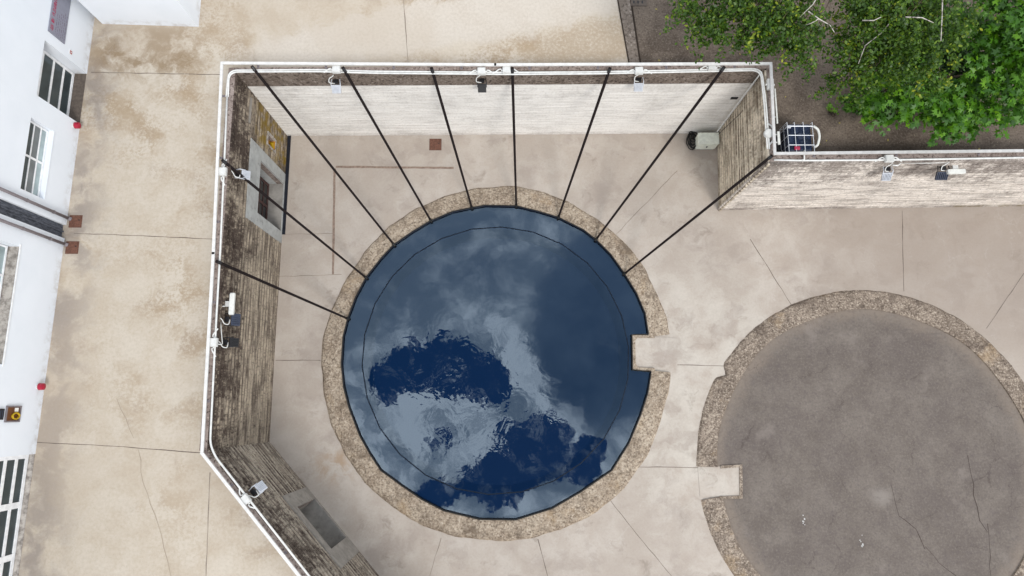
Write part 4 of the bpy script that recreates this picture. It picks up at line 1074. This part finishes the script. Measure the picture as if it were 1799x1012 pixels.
tree('birch_tree', 'birch with white branches and fine yellow green leaves above the maples', tb((1600,-20)), [
 (1502,122,9.6,.55,.5),(1512,85,10.0,.6,.5),(1480,150,9.2,.40,.5),(1530,60,10.5,.9,.5),(1545,110,10.0,.9,.5),(1585,30,11.2,1.0,.5),(1590,85,10.6,.9,.5),(1635,50,11.0,1.0,.5),(1640,100,10.2,.8,.5),(1545,15,11.3,.9,.5),(1670,15,11.2,.9,.5),(1620,0,11.8,1.0,.5),(1525,20,10.8,.4,.5),(1540,-25,11.5,.9,.5)], 'birch', 1500, limbs=[[(1656,-10,12.3),(1655,30,12.2),(1653,72,12.0)],[(1515,36,11.6),(1535,36,11.8),(1548,30,11.9)],[(1590,30,12.0),(1620,31,12.1),(1640,40,12.0)],[(1562,42,11.3),(1548,58,11.1),(1520,80,10.9),(1508,112,10.6)]])
tree('maple_tree', 'low broad maple with fresh green leaves nearest the wall below the yard', tb((1640,170)), [
 (1530,165,7.4,.75,.55),(1570,160,7.9,.9,.6),(1610,150,8.3,1.0,.6),(1560,196,6.9,.75,.5),(1610,196,7.2,.85,.5),(1660,185,8.0,1.0,.6),(1650,212,6.9,.75,.5),(1690,208,7.0,.8,.5),(1700,180,7.9,1.0,.6),(1740,202,7.0,.75,.5),(1535,200,6.6,.5,.5),(1680,226,6.5,.40,.5)], 'maple', 380)
tree('maple_tree', 'taller bright green maple filling the top right corner', tb((1800,40)), [
 (1745,30,9.6,1.05,.6),(1790,10,10.2,1.2,.6),(1730,80,9.0,.95,.6),(1780,75,9.6,1.1,.6),(1760,130,8.9,1.0,.6),(1800,130,9.2,1.0,.6),(1770,180,8.2,.95,.6),(1800,190,8.0,.7,.6),(1730,150,8.2,.7,.6),(1700,50,8.6,.7,.6),(1830,60,10.0,1.2,.6)], 'maple', 380)
tree('maple_tree', 'maple sapling with leaves coloured dark as shade, standing behind the low broad maple', tb((1630,110)), [
 (1560,125,6.6,1.0,.5),(1600,95,7.0,1.1,.5),(1650,110,7.2,1.2,.5),(1690,90,7.4,1.2,.5),(1620,60,6.8,1.1,.5),(1700,130,7.0,1.1,.5),(1660,50,7.0,1.2,.5),(1570,70,6.6,.9,.5)], 'maple', 430, mat=M['shadeleaf'])
tree('young_shrub', 'small round green shrub at the left edge of the maples', tb((1500,190)), [(1502,184,5.6,.42,.55),(1516,193,5.5,.34,.55),(1492,190,5.5,.26,.5)], 'maple', 800, group='low plants in the yard', ls=.7)
tree('weed_tuft', 'tiny bright green seedling alone on the asphalt above the tank', tb((1461,193)), [(1461,192,5.2,.17,.5)], 'maple', 2600, group='low plants in the yard', mat=M['weed'], ls=.55)
tree('young_shrub', 'green shrub tip at the far right edge of the yard', tb((1800,198)), [(1800,197,5.7,.35,.55)], 'maple', 480, group='low plants in the yard')
# fallen leaves
lf0 = None
for k, px in enumerate([(1419,140),(1457,138),(1255,61),(1158,106),(1287,82),(1440,253),(1452,247),(1430,120),(1380,170),(1475,216),(1345,205),(1208,86),(1153,16),(1300,95),(1410,90),(1720,262),(1560,246),(1105,104)]):
    s = random.uniform(.05,.085); rot = random.uniform(0, 6.28)
    if lf0 is None:
        sh = shape_birch(); vs = [(x,y,.01+.25*x*x) for x, y in sh]; mb = MB(); mb.add(vs+[(0,0,.0)], [(i,(i+1)%6,6) for i in range(6)])
        lf0 = mb.build('fallen_leaf', M['litter']); o = lf0
    else: o = lf0.copy(); COL.objects.link(o)
    o.location = P(px, G+.012); o.rotation_euler = (random.uniform(-.2,.2), random.uniform(-.2,.2), rot); o.scale = (s*1.5,s*1.5,s)
    tag(o, 'small pale yellow fallen leaf lying on the dark asphalt yard', 'leaf', 'fallen leaves on the yard')
# bird droppings / paint flecks on the paved disc
fm = simple('white_fleck', (.5,.49,.47), .7)
for px, w, h, lab in (((1412,913),.10,.22,'white splash mark on the paved disc, left of the other marks'), ((1513,948),.12,.34,'faint white splash mark on the paved disc, right of the other mark')):
    p = P(px, .018); mb = MB()
    for k in range(7):
        x, y, r = random.uniform(-w,w)*.5, random.uniform(-h,h), random.uniform(.012,.04)
        mb.add([(x+r*math.cos(q)*random.uniform(.7,1.2), y+r*math.sin(q)*random.uniform(.7,1.4), 0) for q in [i*math.pi/4 for i in range(8)]], [tuple(range(8))])
    tag(mb.build('splash_mark', fm, loc=p), lab, 'splash mark')

# ------------------------------------------------------------------ sky, sun, camera
SUN_DIR = Vector((.38, -.72, 1.05)).normalized()
world = bpy.data.worlds.new('World'); scene.world = world; world.use_nodes = True
t = NT(world.node_tree); bg = t.n['Background']; bg.inputs['Strength'].default_value = .1
sky = t.n.new('ShaderNodeTexSky'); sky.sky_type = 'NISHITA'; sky.sun_disc = False
sky.sun_elevation = math.asin(SUN_DIR.z); sky.sun_rotation = math.atan2(SUN_DIR.x, SUN_DIR.y)
dirv = t.n.new('ShaderNodeTexCoord').outputs['Generated']; x, y, z = t.xyz(dirv)
zc = t.m('MAXIMUM', z, .08); u = t.m('DIVIDE', x, zc); v = t.m('DIVIDE', y, zc)
uv = t.comb(u, v, 0)
wv = t.vm('SUBTRACT', t.noise(uv, 9, 5, .6, color=True), (.5,.5,.5))
uvw = t.vm('ADD', uv, t.vm('MULTIPLY', wv, (.040,.040,0))); uw, vw, _ = t.xyz(uvw)
det = t.noise(uvw, 16, 9, .62, .4); big = t.noise(uv, 3.2, 6, .55); 
def blob(cx, cy, rx, ry, ang, amt, soft=1.0, raw=False):
    c = D((cx,cy)); k = 1/1199
    return t.step(t.ell(gu if raw else uw, gv if raw else vw, c[0], c[1], rx*k*1.03, ry*k*1.03, ang), 1-soft*.55, 1+soft*.45, amt, 0)
# open blue gaps in the overhead cloud, torn at their edges
g1 = t.vm('SUBTRACT', t.noise(uv, 6.5, 3, .55, color=True), (.5,.5,.5)); g2 = t.vm('SUBTRACT', t.noise(uv, 19, 7, .7, color=True), (.5,.5,.5))
gu, gv, _ = t.xyz(t.vm('ADD', uv, t.vm('ADD', t.vm('MULTIPLY', g1, (.10,.10,0)), t.vm('MULTIPLY', g2, (.085,.085,0)))))
gap = blob(765,642,100,48,-.1,1,.55,True)
for a in ((690,655,40,40,0,1,.6), (850,655,45,38,-.5,1,.6), (955,790,70,52,-.35,1,.55), (900,832,90,40,.2,1,.6), (1035,812,45,24,.5,1,.7), (780,868,60,22,.2,.9,.8), (690,690,26,22,0,.7,.9), (760,775,26,18,.6,.45,1)):
    gap = t.m('MAXIMUM', gap, blob(*a, True))
gap = t.m('ADD', gap, t.m('MULTIPLY', t.m('SUBTRACT', .5, det), t.m('MULTIPLY', t.step(gap, .02, .45), 1.9)))
gap = t.m('MAXIMUM', gap, t.m('MULTIPLY', t.step(big, .40, .34), t.step(t.vm('LENGTH', uv), .45, .6)))
# thin blue-grey veil (right and upper left of the reflection)
vr = t.m('MAXIMUM', blob(1062,585,118,170,0.12,1,.4), blob(1120,560,60,150,.2,1,.5)); veil = vr
veil = t.m('MAXIMUM', veil, blob(660,480,90,110,.5,.30,1.0)); veil = t.m('MAXIMUM', veil, blob(800,440,130,60,.0,.30,1.0)); veil = t.m('MAXIMUM', veil, blob(1100,500,60,130,.3,1,.7))
br = t.m('MULTIPLY', t.step(det, .34, .72), t.step(v, D((800,500))[1], D((800,640))[1], .55, .9))
for a in ((870,560,105,34,.1,.42,1), (925,655,30,75,.35,.75,.8), (780,745,110,50,-.25,.55,.9), (990,735,60,25,-.6,.7,.9), (700,800,60,70,-.5,.4,1), (830,800,60,34,.3,.5,.9), (950,415,40,50,-.3,.28,1), (860,430,75,34,.2,.22,1), (900,885,100,16,.1,.45,1), (640,730,40,60,0,.35,1)):
    br = t.m('ADD', br, blob(*a))
br = t.m('MULTIPLY', br, t.step(det, .22, .62, .45, 1.1))
cloud = t.mix(t.step(br, .05, 1.15), (5.8,7.2,9.2), (21,21.8,23.4))
veilc = t.mix(t.step(t.noise(uvw, 5, 6, .6), .3, .7), (1.5,2.7,4.7), (4.0,5.5,7.8))
cl = t.mix(t.m('MULTIPLY', veil, t.step(br, 1.0, .55, .25, 1)), cloud, veilc)
blue = t.mix(.75, sky.outputs[0], (.02,1.35,4.7))
cl = t.mix(t.m('MULTIPLY', vr, .88), cl, veilc)
thin = t.m('MULTIPLY', t.step(t.noise(uvw, 30, 6, .68), .50, .68), .5)
col = t.mix(t.m('MULTIPLY', t.step(gap, .24, .62), t.m('SUBTRACT', 1.0, thin)), cl, blue)
# away from the zenith an even bright overcast
far = t.step(t.vm('LENGTH', uv), .45, .75)
over = t.mix(t.step(big, .35, .65), (10.4,10.8,11.3), (16,16.3,16.8))
col = t.mix(far, col, t.mix(t.m('MULTIPLY', t.step(big, .42, .36), .8), over, sky.outputs[0]))
t.l.new(col, bg.inputs['Color'])
sd = bpy.data.lights.new('sun', 'SUN'); sd.energy = 2.0; sd.angle = math.radians(16); sd.color = (1,.965,.92)
so = bpy.data.objects.new('sun', sd); COL.objects.link(so); so.rotation_euler = (-SUN_DIR).to_track_quat('-Z','Y').to_euler()

cd = bpy.data.cameras.new('camera'); cam = bpy.data.objects.new('camera', cd); COL.objects.link(cam)
cd.sensor_width = 36; cd.lens = F/1799*36; cd.clip_end = 400; cd.clip_start = .1
mw = Matrix([list(R[i])+[0] for i in range(3)]+[[0,0,0,1]]); mw.translation = Vector((0,0,H)); cam.matrix_world = mw
scene.camera = cam
scene.render.engine = 'CYCLES'
scene.view_settings.view_transform = 'Standard'; scene.view_settings.look = 'None'; scene.view_settings.gamma = 1; scene.view_settings.exposure = 0
